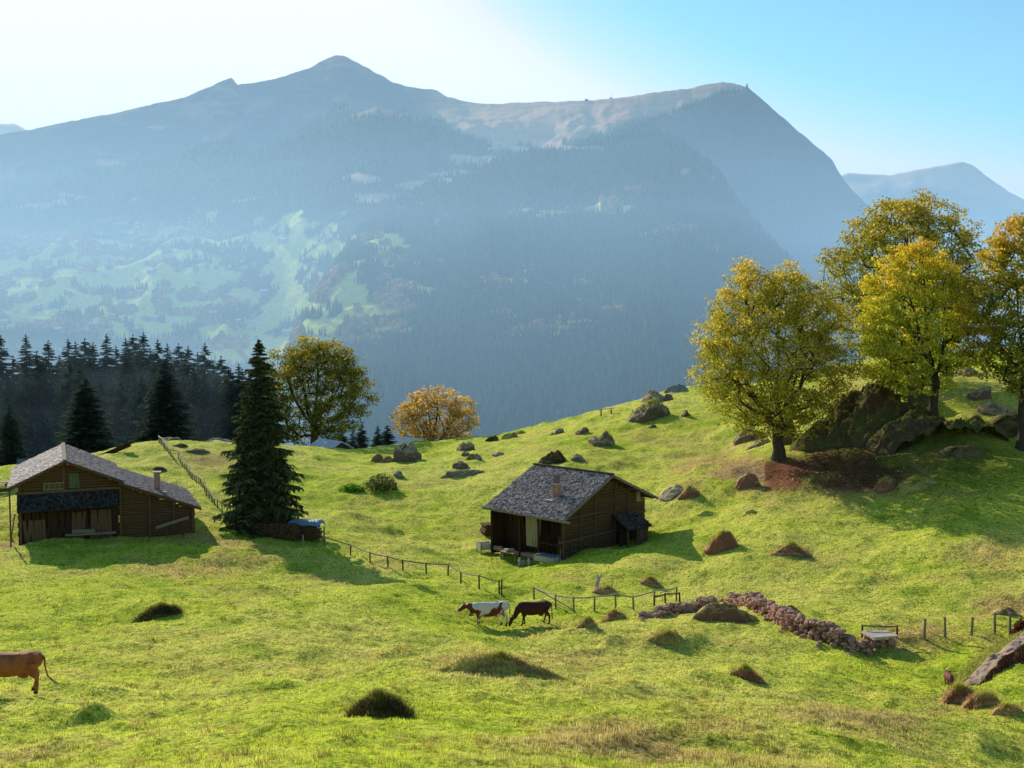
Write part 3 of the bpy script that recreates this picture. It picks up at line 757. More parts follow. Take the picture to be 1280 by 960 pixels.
# ------------------------------------------------------------------ central hut
def central_hut():
    k = 86/F
    ze = -(651.6-400)*k; A = at(702.5, 651.6, 86)
    zg = min(gz(A.x, A.y+1), gz(A.x+3, A.y+4)); base = zg
    r = empty('alpine_hut', Vector((A.x, A.y, base)), math.radians(45))
    tag(r, 'weathered wooden hut with broad grey shingle roof in the middle of the meadow', 'hut')
    ze = A.z - base; za = at(766.3, 593.4, 90.5).z - base; zr = ze + .45
    Wd, L, xm = 12.6, 9.2, 6.35
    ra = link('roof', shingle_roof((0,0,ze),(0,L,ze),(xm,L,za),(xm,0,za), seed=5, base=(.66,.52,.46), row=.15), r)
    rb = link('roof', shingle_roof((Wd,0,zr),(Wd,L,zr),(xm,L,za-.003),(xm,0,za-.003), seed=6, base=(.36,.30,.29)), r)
    b = MB(); b.bar((xm,-.05,za+.07),(xm,L+.05,za+.07),.34,.1); b.build('ridge_board', M['dark_log'], ra)
    b = MB(); b.bar((0,-.03,ze-.09),(xm,-.03,za-.09),.06,.2); b.bar((Wd,-.03,zr-.09),(xm,-.03,za-.09),.06,.2); b.bar((-.03,-.9,ze-.05),(-.03,L+.1,ze-.05),.08,.16); b.build('barge_board', M['grey_wood'], r)
    wx0, wx1, wy0, wy1 = 1.0, Wd-.8, .9, L-.3
    def top(s):
        x = wx0 + (wx1-wx0)*s
        return (ze + (za-ze)*x/xm if x < xm else za + (zr-za)*(x-xm)/(Wd-xm)) - .22
    b = MB(); log_wall(b,(wx0,wy0),(wx1,wy0),-1.0,za,.25,.2,top,31); log_wall(b,(wx1,wy0+.1),(wx1,wy1),-1,zr-.1,.25,.2,None,32)
    b.prism([(wx0+.1,-1.2),(wx1-.1,-1.2),(wx1-.1,zr-.3),(xm,za-.45),(wx0+.1,ze+.05)], lambda u,w_: (u,wy0+.12,w_), lambda u,w_: (u,wy0+.22,w_))
    b.build('gable_wall', M['log'], r)
    b = MB(); plank_wall(b,(wx0+1.3,wy0+.3),(wx0+1.3,wy1),-1.0,ze+.4,.24,.08,33); b.box((wx0+.5,wy1+.05,ze/2-.3),(1.6,.12,ze+.6)); b.box((Wd/2, wy1-.1, ze/2), (Wd-3, .15, ze+1.2)); b.build('porch_wall', M['dark_log'], r)
    b = MB()
    for y in (wy0+.02, 3.2, 5.4, wy1-.1): b = MB(); b.bar((wx0-.35 if y>1 else wx0,y,-1.2),(wx0-.35 if y>1 else wx0,y,ze+.15),.16,.16); b.build('porch_post', M['dark_log'], r)
    b = MB(); b.bar((wx0-.35,wy0,1.25),(wx0-.35,3.2,1.25),.1,.12); b.build('porch_rail', M['dark_log'], r)
    b = MB()
    for x, z1 in ((wx0,.2),(3.1,.25),(4.9,.25),(7.6,.25),(9.3,.25)): b.bar((x,wy0-.14,-1),(x,wy0-.14,top((x-wx0)/(wx1-wx0))-.05),.16,.1)
    b.bar((wx0-.5,wy0-.16,1.55),(8.2,wy0-.16,1.62),.16,.2); b.bar((.1,wy0-.2,ze-.12),(6.0,wy0-.2,ze-.02),.1,.12)
    b.build('beam', M['plank'], r)
    # eave purlins poking out
    b = MB()
    for x, z in ((.7,ze+.12),(3.6,ze+(za-ze)*.56-.2),(xm,za-.25),(9.2,zr+(za-zr)*.5-.2),(12.0,zr+.1)): b = MB(); b.bar((x,-.12,z),(x,1.2,z),.17,.19); b.build('purlin', M['plank'], r)
    # lighter boarded hatch on the porch wall, dark doors
    b = MB(); plank_wall(b,(wx0-.30,3.1),(wx0-.30,4.7),.75,ze-.05,.26,.06,41); b.build('board_door', M['cream'], r)
    b = MB(); plank_wall(b,(wx0+1.2,1.4),(wx0+1.2,2.5),-.4,1.7,.2,.05,42); b.build('door', M['plank'], r)
    for cx, cz, s_ in ((3.9,1.1,.0),(2.2,.9,0)):
        window(r, cx, wy0-.12, cz, .5, .45, 2, 'plank')
    b = MB()
    for i in range(3): b.box((10.55+i*.18, wy0-.16, ze+.72), (.15,.06,.95))
    b.build('shutter', M['cream'], r)
    b = MB(); b.box((11.2, wy0-.13, ze+.62), (.55,.05,.9)); b.build('window', M['glass'], r)
    # annexe on the far end of the gable
    ax0, ax1, ay = 7.3, 10.0, -.9
    an = link('annex_roof', shingle_roof((ax0-.2,ay-.35,1.95),(ax1+.2,ay-.35,1.95),(ax1+.2,wy0-.12,3.05),(ax0-.2,wy0-.12,3.05), seed=8, base=(.13,.10,.08)), r)
    b = MB(); plank_wall(b,(ax0+1.2,ay),(ax1,ay),-.9,2.0,.25,.07,51); plank_wall(b,(ax1,ay+.05),(ax1,wy0-.2),-.9,2.1,.25,.07,52); b.bar((ax0+1.0,ay-.05,1.9),(ax1+.1,ay-.05,1.9),.1,.14)
    b.build('annex_wall', M['plank'], r)
    b = MB(); plank_wall(b,(ax0,ay+.9),(ax0+1.15,ay+.9),-.9,2.2,.2,.06,53); b.build('annex_door', M['dark_log'], r)
    b = MB(); b.bar((ax0,ay,-.9),(ax0,ay,1.95),.14,.14); b.build('annex_post', M['plank'], r)
    # stone footing
    b = MB(); rr = random.Random(4)
    for x in np.arange(wx0, wx1, .5): b.blob((x, wy0-.05, -.05+rr.uniform(-.1,.1)), .36, rr.randrange(99), 7, 5, .3, (1,.5,.75))
    for y in np.arange(wy0, wy1, .5): b.blob((wx0-.2, y, -.1+rr.uniform(-.1,.1)), .34, rr.randrange(99), 7, 5, .3, (.6,1,.7))
    b.build('stone_footing', M['stone'], r)
    # chimney with a metal hood
    cx_, cy_ = 2.75, 3.1; cz_ = ze + (za-ze)*cx_/xm
    b = MB(); b.box((cx_, cy_, cz_+.35), (.5,.55,1.4)); ch = b.build('chimney', M['stone'], r)
    b = MB(); b.bar((cx_-.2,cy_-.1,cz_+1.1),(cx_+.15,cy_+.1,cz_+1.75),.55,.05); b.build('chimney_hood', M['tin'], ch)
    b = MB(); b.box((cx_-.75, cy_+.2, cz_-.26), (.35,.9,.06)); b.build('flashing', M['slab'], ch)
    return r, base, ze
hut, hut_base, hut_ze = central_hut()
bpy.context.view_layer.update()

def by_hut(name, lx, ly, label, cat, group=None, rz=0.0):
    p = hut.matrix_basis @ Vector((lx, ly, 0)); q = empty(name, Vector((p.x, p.y, gz(p.x, p.y))), math.radians(45)+rz)
    return tag(q, label, cat, group)
q = by_hut('stone_trough', .0, 1.7, 'low grey trough with bluish lid at the front corner of the hut', 'trough')
b = MB(); b.box((0,0,.22),(.7,2.2,.5),jit=.03); b.build('basin', M['slab'], q)
b = MB(); b.box((0,0,.52),(.85,1.9,.08)); b.build('lid', simple_mat('blue_grey_cover',(.12,.16,.22),(.2,.25,.33),6,.2,.01), q)
for lx, ly, col_, lab in ((-.1,3.6,'white','white enamel milk churn under the hut eave beside the cream boards'),(-.45,4.3,'metal','squat dull metal milk churn in front of the hut porch'),(.0,6.9,'white','white churn at the far left corner of the hut porch')):
    q = by_hut('milk_churn', lx, ly, lab, 'milk churn', 'milk churns along the hut porch')
    b = MB(); b.tube([(0,0,0),(0,0,.42),(0,0,.5),(0,0,.58)],[.17,.17,.1,.1],10); bo = b.build('body', M[col_], q)
    b = MB(); b.tube([(0,0,.585),(0,0,.64)],[.12,.11],10); b.build('lid', M['metal'], q)
q = by_hut('cask', -.35, 3.9, 'small yellowish wooden cask on the grass before the hut porch', 'cask')
b = MB(); b.tube([(0,0,0),(0,0,.25),(0,0,.5)],[.2,.25,.2],12); b.build('staves', M['cream'], q); b = MB(); b.tube([(0,0,.1),(0,0,.14)],[.235,.24],12); b.tube([(0,0,.36),(0,0,.40)],[.24,.235],12); b.build('hoop', M['tin'], q)
q = by_hut('work_bench', -.1, 6.0, 'rough bench with a white basin under the left end of the hut eave', 'bench')
b = MB(); b.box((0,0,.75),(.55,1.6,.06)); b.build('bench_top', M['pale_wood'], q)
for dx in (-.2,.2):
    for dy in (-.7,.7): b = MB(); b.bar((dx,dy,-.1),(dx,dy,.72),.06,.06); b.build('leg', M['plank'], q)
q = by_hut('wash_basin', -.1, 6.2, 'white enamel basin standing on the bench at the hut', 'basin'); q.location.z += .785
b = MB(); b.tube([(0,0,0),(0,0,.16)],[.16,.27],12); b.build('bowl', M['white'], q)
for i, (lx, ly, h_, lab) in enumerate(((-1.0,3.4,1.1,'thin grey stake in the grass before the hut porch'),(-.2,.0,1.0,'short pale stake below the front corner of the hut'),(-1.5,6.6,.9,'thin stake at the left end of the hut beside the white tub'))):
    p = hut.matrix_basis @ Vector((lx, ly, 0)); z = gz(p.x, p.y)
    b = MB(); b.tube([(0,0,-.2),(.02,0,h_)],[.035,.025],5); o = b.build('stake', M['grey_wood'], None, loc=(p.x, p.y, z)); tag(o, lab, 'stake')
# white tub with orange rim board, left of the hut
p = hit(606, 690); q = empty('feed_trough', p, math.radians(25)); tag(q, 'white fronted wooden feed trough on the grass left of the hut', 'trough')
b = MB(); b.box((0,-.45,.55),(1.25,.06,.55)); b.box((0,.45,.55),(1.25,.06,.55)); b.box((-.6,0,.55),(.06,.84,.55)); b.box((.6,0,.55),(.06,.84,.55)); b.box((0,0,.3),(1.14,.84,.05)); b.build('basin', simple_mat('cream_white',(.55,.46,.36),(.75,.68,.58),5,.2,.01), q)
for dx in (-.55,.55):
    for dy in (-.5,.5): b = MB(); b.bar((dx,dy,-.2),(dx,dy,.85 if dx < 0 else .5),.08,.08); b.build('leg', M['grey_wood'], q)

def stack(name, px, py, length, height, depth, rz, label, cat, n_, ends='x', mat='log', parent=None):
    p = hit(px, py); q = empty(name, p, rz); tag(q, label, cat)
    rr = random.Random(px); b = MB(); rad = .13
    z = rad*.8; row = 0
    while z < height:
        x = -length/2 + rad*(row % 2)
        while x < length/2:
            w_ = rad*rr.uniform(.75,1.1)
            zz = z + rr.uniform(-.02,.02)
            if abs(x) < length/2 - (.12*row*rad*3):
                b.tube([(x,-depth/2+rr.uniform(-.08,.08),zz),(x,depth/2,zz)], w_, 6)
            x += rad*1.85
        z += rad*1.65; row += 1
    b.build('firewood', M[mat], q); return q
stack('wood_pile', 612, 668, 1.6, 1.1, 1.4, math.radians(20), 'round dark heap of firewood behind the left corner of the hut', 'wood pile', 20)
for i in range(9):
    pass
# stack of logs and blue sheet below the spruce
q = stack('wood_pile', 345, 672, 4.6, 1.35, 1.2, math.radians(-14), 'long dark pile of logs at the foot of the tall spruce', 'wood pile', 60, mat='log')
q2 = stack('log_stack', 383, 673, 2.5, 1.35, 1.3, math.radians(-10), 'squared log stack under a bright blue sheet, right of the spruce', 'wood pile', 40)
A_ = []
nx_, ny_ = 16, 10
for j in range(ny_):
    for i in range(nx_):
        u, v_ = i/(nx_-1)*2-1, j/(ny_-1)*2-1
        drop = -.22*max(0,abs(u)-.9)/.1 - .25*max(0,abs(v_)-.8)/.2
        A_.append((u*1.42, v_*.82, 1.5 + drop + .05*float(vnoise(u*3, v_*3, seed=5)) + .12*(1-v_*v_)))
ts = link('blue_sheet', np_mesh('blue_sheet', A_, grid_faces(ny_, nx_), M['blue'], None, True), None, q2.location, math.radians(-10))
tag(ts, 'crumpled blue sheet spread over the log stack by the spruce', 'tarpaulin')
p = hit(405, 682); b = MB(); b.tube([(0,0,-.3),(.02,0,1.55)],[.075,.065],7); o = b.build('fence_post', M['grey_wood'], None, loc=p); tag(o, 'single tall post beside the blue-covered log stack where the rail fence begins', 'post')
p = hit(379, 680); b = MB(); b.tube([(0,0,-.3),(.0,0,.75)],[.07,.06],7); o = b.build('fence_post', M['pale_wood'], None, loc=p); tag(o, 'short stubby post leaning on the front of the blue-covered log stack', 'post')
# sloping boards left of the pile (pale dead wood)
q = empty('brushwood_heap', hit(312, 664)); tag(q, 'loose heap of pale dead branches at the left foot of the spruce', 'brushwood')
b = MB(); rr = random.Random(5)
for i in range(40):
    a = rr.uniform(0, 6.28); l = rr.uniform(.6,1.6); c = Vector((rr.uniform(-1.2,1.2), rr.uniform(-.5,.5), rr.uniform(.05,.7))); d = Vector((math.cos(a)*l/2, math.sin(a)*l/3, rr.uniform(-.15,.25)))
    b.tube([c-d, c+d], [.05,.03], 5)
b.build('branches', M['grey_wood'], q)

# far-left shed, small things behind the chalet
p = hit(30, 592); q = empty('small_shed', Vector((p.x, p.y+1.5, p.z-.9)), math.radians(20)); q.scale = (.62,.62,.8); tag(q, 'small shed with a grey tin roof peeping out behind the left chalet', 'shed')
b = MB(); b.box((0,0,.7),(3.2,3,2.6)); b.build('wall', M['dark_log'], q)
b = MB(); b.add([(-2,-1.9,2.0),(2,-1.9,2.0),(2,0,2.9),(-2,0,2.9),(2,1.9,2.0),(-2,1.9,2.0),(-2,-1.9,1.9),(2,-1.9,1.9),(2,1.9,1.9),(-2,1.9,1.9)],[(0,1,2,3),(3,2,4,5),(6,9,8,7),(0,6,7,1),(5,4,8,9),(0,3,5,9,6),(1,7,8,4,2)]); b.build('roof', M['tin'], q)
p = hit(3, 613); q = empty('hay_sledge', p, math.radians(10)); tag(q, 'pale wooden sledge with tipped boards at the far left picture edge', 'sledge')
b = MB(); b.box((0,0,.85),(1.9,1.1,.08)); b.build('deck', M['pale_wood'], q)
b = MB(); b.bar((-.9,-.4,0),(.9,-.4,.1),.08,.3); b.bar((-.9,.4,0),(.9,.4,.1),.08,.3); b.bar((.6,0,.8),(.95,0,.1),.08,.9); b.build('runner', M['log'], q)
p = hit(20, 672); b = MB(); b.bar((0,0,-.1),(.35,.1,2.1),.5,.05); o = b.build('white_board', M['white'], None, loc=p + Vector((-.2,-.5,0))); tag(o, 'narrow white board leaning at the left corner of the chalet', 'board')
p = hit(143, 566); q = empty('timber_beams', p + Vector((0,-.5,0)), math.radians(0)); tag(q, 'dark timber beams propped on the ridge behind the left chalet roof', 'timber')
b = MB(); b.bar((-2.2,0,-.6),(2.3,0,1.3),.35,.3); b.bar((-1.6,.4,-.6),(2.0,.4,.9),.3,.3); b.build('beam', M['dark_log'], q)

# hut with the white roof behind the ridge
p = at(413, 561, 166); q = empty('mountain_hut', Vector((p.x, p.y, p.z-1.2)), math.radians(45)); q.location.z -= 1.1; tag(q, 'small hut with a pale roof just showing over the ridge below the dark green maple', 'hut')
kk = 142/F
za_ = 3.7; b = MB(); b.box((0,0,1.0),(3.4,5,3.2)); b.prism([(-1.7,2.6),(1.7,2.6),(0,3.3)], lambda u,w_: (u,-2.5,w_), lambda u,w_: (u,2.5,w_)); b.build('wall', M['plank'], q)
for sgn in (-1,1):
    b = MB(); b.add([(sgn*2.3,-3,2.5),(sgn*2.3,3,2.5),(0,3,za_-.0+.02*(sgn>0)),(0,-3,za_-.0+.02*(sgn>0)),(sgn*2.3,-3,2.35),(sgn*2.3,3,2.35),(0,3,za_-.15),(0,-3,za_-.15)],[(0,1,2,3),(7,6,5,4),(0,4,5,1),(1,5,6,2),(2,6,7,3),(3,7,4,0)]); b.build('roof', M['roof_white'], q)
# little log seat on the right ridge
p = hit(757, 518); q = empty('bench', p + Vector((0,-.3,0)), math.radians(8)); tag(q, 'small rough log bench on the skyline of the right slope', 'bench')
b = MB(); b.bar((-1.2,0,.7),(1.3,0,.95),.4,.1); b.build('seat', M['pale_wood'], q)
for x in (-.7,.8): b = MB(); b.bar((x,0,-.3),(x,0,.75),.2,.2); b.build('leg', M['grey_wood'], q)
# pale stump below the hut
p = hit(746, 735); q = empty('weathered_stump', p); tag(q, 'pale forked stump standing in the grass in front of the hut shadow', 'stump')
b = MB(); b.tube([(0,0,-.1),(.05,0,.4),(.18,0,.8)],[.17,.13,.14],7); b.tube([(.1,0,.6),(.02,0,.95)],[.09,.05],6); b.tube([(.15,0,.65),(.32,0,.97)],[.08,.06],6); b.build('wood', simple_mat('pinkish_wood',(.45,.34,.32),(.7,.58,.56),9,.4,.02), q)
p = hit(765, 737); b = MB(); b.tube([(0,0,-.1),(0,0,.7)],[.04,.03],5); o = b.build('stake', M['grey_wood'], None, loc=p); tag(o, 'lone thin stake right of the pale forked stump', 'stake')

# ------------------------------------------------------------------ fences
def fence(pts, label, hpost=.85, rails=1, rail_mat='grey_wood', rpost=.055, group=None, name='rail_fence', braces=(), rr_=.045, every=None, lift=0):
    P = [hit(a, c) for a, c in pts]
    if every:
        Q = []
        for p0, p1 in zip(P[:-1], P[1:]):
            n = max(1, int(round((p1-p0).length/every)))
            for i in range(n): Q.append(p0.lerp(p1, i/n))
        Q.append(P[-1]); P = Q
        P = [Vector((p.x, p.y, gz(p.x, p.y))) for p in P]
    o = P[0].copy(); q = empty(name, o); tag(q, label, 'fence', group)
    rr = random.Random(int(pts[0][0]))
    tops = []
    for p in P:
        h = hpost * rr.uniform(.9, 1.1); tl = Vector((rr.uniform(-.05,.05), rr.uniform(-.05,.05), 0))
        b = MB(); b.tube([(0,0,-.35), tl + Vector((0,0,h))], [rpost*1.1, rpost], 6)
        po = b.build('post', M['log'] if rail_mat != 'pale_wood' else M['grey_wood'], q); po.location = p - o
        tops.append(p - o + tl + Vector((0,0,h*.93)))
    for r_ in range(rails):
        b = MB(); d = Vector((0,-rpost-.03,-.38*r_*hpost))
        for a, c in zip(tops[:-1], tops[1:]):
            b.tube([a + d + Vector((0,0,.02)), (a+c)/2 + d - Vector((0,0,.02)), c + d], [rr_, rr_*1.1, rr_*.9], 6)
        b.build('rail', M[rail_mat], q)
    for (i, j) in braces:
        b = MB(); b.tube([tops[i] + Vector((0,.08,-.05)), P[j] - o + Vector((0,.1,.1))], .045, 5); b.build('brace', M['grey_wood'], q)
    return q
def Z1(x, y): return (x/4.267, 520 + y/4.267)
fence([(198.7,553),(206,562),(214,571),(223,574),(231,587),(244,602),(258,620),(272,635),(284,643),(296,650)], 'pale rail fence with close-set posts climbing the ridge between left chalet and spruce', .95, 1, 'pale_wood', every=1.25, rr_=.075)
fence([(405,682),(438,694),(463,704),(485,709),(504,713),(533,717),(560,719),(576,729),(599,736),(624,742)], 'long thin rail fence running from the blue-covered stack down to the gateway', .85, 1, 'grey_wood')
fence([(667.5,749),(695,761),(717.5,765),(743,764),(770,761),(792,762),(818,757),(845,752)], 'single-rail fence right of the dark cow, ending at the stone wall', .95, 1, 'pale_wood', braces=((0,2),))
p = hit(627, 744); b = MB(); b.tube([(0,0,-.3),(0,0,1.0)],[.06,.055],6); o = b.build('gate_post', M['log'], None, loc=p); tag(o, 'dark gate post at the right end of the long thin rail fence', 'post')
fence([(818,757),(832,754),(850,752)], 'short lower rail beside the stone wall behind the single-rail fence', .6, 1, 'log', name='rail_fence')
fence([(1078,797),(1121,797)], 'two posts joined by one slanting rail at the pale stone slab', .75, 1, 'grey_wood')
for i, (a, c, h, lab) in enumerate(((1155,799,1.12,'leftmost of the five bare fence posts on the dry bank at right'),(1181.5,797,1.12,'second from left of the bare fence posts on the dry bank at right'),(1214,794,.98,'middle one of the five bare fence posts on the dry bank at right'),
        (1243.5,792,1.15,'fourth bare fence post on the dry bank, thickest of the row'),(1262.5,794,1.25,'rightmost bare fence post, in front of the dark red bush'))):
    p = hit(a, c); b = MB(); b.tube([(0,0,-.3),(random.Random(i).uniform(-.06,.06),0,h)],[.075,.065],7); o = b.build('fence_post', M['grey_wood'], None, loc=p); tag(o, lab, 'post', 'bare fence posts on the right')

# ------------------------------------------------------------------ hummocks, boulders
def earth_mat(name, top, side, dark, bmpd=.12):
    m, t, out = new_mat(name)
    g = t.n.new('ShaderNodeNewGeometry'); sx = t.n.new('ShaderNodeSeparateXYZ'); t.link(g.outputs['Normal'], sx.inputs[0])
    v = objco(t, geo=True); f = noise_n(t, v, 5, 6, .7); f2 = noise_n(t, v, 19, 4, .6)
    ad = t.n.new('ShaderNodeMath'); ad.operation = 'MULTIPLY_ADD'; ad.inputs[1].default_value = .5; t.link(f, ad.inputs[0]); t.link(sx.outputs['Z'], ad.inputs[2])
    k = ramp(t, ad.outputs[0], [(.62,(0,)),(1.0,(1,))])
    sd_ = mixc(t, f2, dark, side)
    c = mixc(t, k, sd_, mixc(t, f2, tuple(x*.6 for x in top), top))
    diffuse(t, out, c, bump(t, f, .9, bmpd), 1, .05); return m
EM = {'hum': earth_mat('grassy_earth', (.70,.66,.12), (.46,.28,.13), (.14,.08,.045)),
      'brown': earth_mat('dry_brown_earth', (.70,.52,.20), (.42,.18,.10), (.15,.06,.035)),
      'rock': earth_mat('rim_lit_rock', (.60,.48,.26), (.30,.21,.15), (.07,.05,.04)),  # tan tops paint in the sunlit upper rim
      'outcrop': earth_mat('shaded_mossy_outcrop', (.20,.20,.06), (.15,.10,.06), (.035,.028,.02)),  # tones darkened to stand in for shade from the trees
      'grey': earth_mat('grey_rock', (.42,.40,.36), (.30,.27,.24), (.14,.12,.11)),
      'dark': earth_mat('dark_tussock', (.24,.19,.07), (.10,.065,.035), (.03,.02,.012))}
def blade_mesh(name, P, Nn, h, wd, colr, lean, mat, seed=0, cv=.3, down=0.0):
    """one tri per blade. P (n,3) roots, colr (n,3)"""
    r = np.random.default_rng(seed); n = len(P)
    th = r.random(n)*2*math.pi; hh = h * r.uniform(.55, 1.3, n); ww = wd * r.uniform(.7, 1.3, n)
    dx, dy = np.cos(th), np.sin(th)
    la = r.random(n)*2*math.pi; ll = lean*r.random(n)*hh
    a = P + np.stack([-dx*ww/2, -dy*ww/2, -.15*hh], 1); b = P + np.stack([dx*ww/2, dy*ww/2, -.15*hh], 1)
    c = P + np.stack([np.cos(la)*ll, np.sin(la)*ll, hh*(1-down)], 1) + Nn*lean*hh[:,None]*.6
    V = np.stack([a, b, c], 1).reshape(-1, 3)
    k = (1 + cv*r.uniform(-1, 1, n))[:,None]; C = np.clip(colr*k, 0, 1)
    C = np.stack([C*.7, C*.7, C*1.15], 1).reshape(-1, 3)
    return np_mesh(name, V, np.arange(3*n).reshape(-1, 3), mat, C)
def blade_mat(name, tr=.45):
    m, t, out = new_mat(name)
    d = t.n.new('ShaderNodeBsdfDiffuse'); tl = t.n.new('ShaderNodeBsdfTranslucent'); mx = t.n.new('ShaderNodeMixShader'); mx.inputs[0].default_value = tr
    c = col_attr(t); t.link(c, d.inputs[0]); t.link(c, tl.inputs[0]); t.link(d.outputs[0], mx.inputs[1]); t.link(tl.outputs[0], mx.inputs[2]); t.link(mx.outputs[0], out.inputs[0])
    return m
M['blade'] = blade_mat('grass_blade')

def lump(px, py, wpx, hpx, kind, label, cat='hummock', name='earth_hummock', rz=0, dep=.8, seed=None, shag=0, pts=None, amp=.35, peak=0.0):
    p = hit(px, py - 1); k = p.y / F; w_ = wpx*k; h_ = hpx*k; seed = seed if seed is not None else int(px*7+py)
    nu, nv = 56, 26; rockish = kind in ('rock', 'grey')
    S_, TH = np.meshgrid(np.linspace(0, 1.25, nv), np.linspace(0, 2*math.pi, nu, endpoint=False), indexing='ij')
    cx_, sy_ = S_*np.cos(TH), S_*np.sin(TH)
    n0 = fbm(np.cos(TH)*1.4+seed, np.sin(TH)*1.4-seed, o=4, seed=seed % 89)
    edge = 1 + amp*1.1*n0
    n1 = fbm(cx_*1.6+seed, sy_*1.6-seed, o=5, seed=seed % 91, gain=.58)
    n2 = fbm(cx_*2.6+seed*.3, sy_*2.6, o=4, seed=(seed+7) % 91, ridged=True)
    rc = np.random.default_rng(seed); lob = np.zeros_like(S_)
    for _ in range(5 if w_ > .8 else 3):
        ox, oy = rc.uniform(-.62, .62), rc.uniform(-.4, .4); rr0 = rc.uniform(.42, .72); hh0 = rc.uniform(.45, 1.0)
        e_ = np.clip(1 - ((cx_-ox)**2 + (sy_-oy)**2)/rr0**2, 0, 1); lob = np.maximum(lob, hh0*e_**(.45 if rockish else .55))
    bs = np.clip(1 - (S_/1.08)**2.4, 0, 1)
    hgt = bs**(.6 if rockish else .8) * (.5 + .5*lob)
    Z = h_*(.80 if rockish else .74)*hgt*(1 + amp*(1.1*n1 + .5*n2)) - np.clip(S_-1, 0, 1)*h_*(1.2 if rockish else .5) - .02*h_
    X = cx_*edge*w_/2 + hgt*w_*.06*n2; Yl = sy_*edge*w_/2*dep
    if peak: Z = Z * (1 + peak*1.5*np.exp(-((cx_+.2)**2+sy_**2)*7))
    if not rockish: Yl = np.where(Yl < 0, Yl*.62, Yl*1.15)
    else:
        Q = np.stack([X/(w_/2), Yl/(w_/2*dep), Z/max(h_, .05)], -1); rc = np.random.default_rng(seed)
        for _ in range(11):
            nv_ = rc.normal(0, 1, 3); nv_[2] = abs(nv_[2])*.8; nv_ /= np.linalg.norm(nv_); dd = Q @ nv_ - rc.uniform(.55, .95)
            Q = Q - nv_ * np.maximum(dd, 0)[..., None]
        X, Yl, Z = Q[...,0]*w_/2, Q[...,1]*w_/2*dep, Q[...,2]*max(h_, .05)
        n3 = fbm(X/.35+seed, Yl/.35, Z/.35, o=3, seed=5); n4 = fbm(X/1.0, Yl/1.0+seed, Z/1.0, o=3, seed=6, ridged=True)
        X = X*(1+.10*n4); Yl = Yl*(1+.12*n4); Z = Z + (.05+.05*h_)*n3 + h_*.16*n4 - np.clip(S_-1, 0, 1)*h_
    if rz: X, Yl = X*math.cos(rz)-Yl*math.sin(rz), X*math.sin(rz)+Yl*math.cos(rz)
    G = gz(p.x, p.y)
    gzv = H(p.x + X, p.y + w_*.25*dep + Yl) - G
    V = np.stack([X, Yl + w_*.25*dep, Z + gzv], -1).reshape(-1, 3)
    i = np.arange(nu*nv).reshape(nv, nu); i2 = np.roll(i, -1, 1)
    Fc = np.stack([i[:-1], i[1:], i2[1:], i2[:-1]], -1).reshape(-1, 4)
    me = np_mesh(name, V, Fc, EM[kind], None, True)
    o = link(name, me, None, Vector((p.x, p.y, G))); tag(o, label, cat)
    if shag:
        r = np.random.default_rng(seed); n = shag
        a = r.integers(0, int(nu*nv*.8), n); 
        Pp = V[a] + r.normal(0, .03, (n,3)); C0 = V.mean(0); Nn = Pp - C0; Nn /= np.linalg.norm(Nn, axis=1, keepdims=True)+1e-6
        base = {'dark':(.16,.13,.045),'hum':(.60,.42,.17),'brown':(.62,.36,.16),'rock':(.22,.2,.07),'grey':(.2,.2,.08)}[kind]
        colr = np.tile(np.array(base), (n,1)) * r.uniform(.5,1.3,(n,1))
        tpz = np.clip((Nn[:,2]-.35)/.4 + .5*(Nn[:,1] > 0), 0, 1)[:,None]*(.35 if kind == 'dark' else .9); colr = colr*(1-tpz) + np.array([.62,.60,.10])*tpz*r.uniform(.6,1.1,(n,1))
        link('grass_tuft', blade_mesh('grass_tuft', Pp, Nn, .09 + .08*h_, max(.02, p.y*.0007), colr, .9, M['blade'], seed), o)
    return o
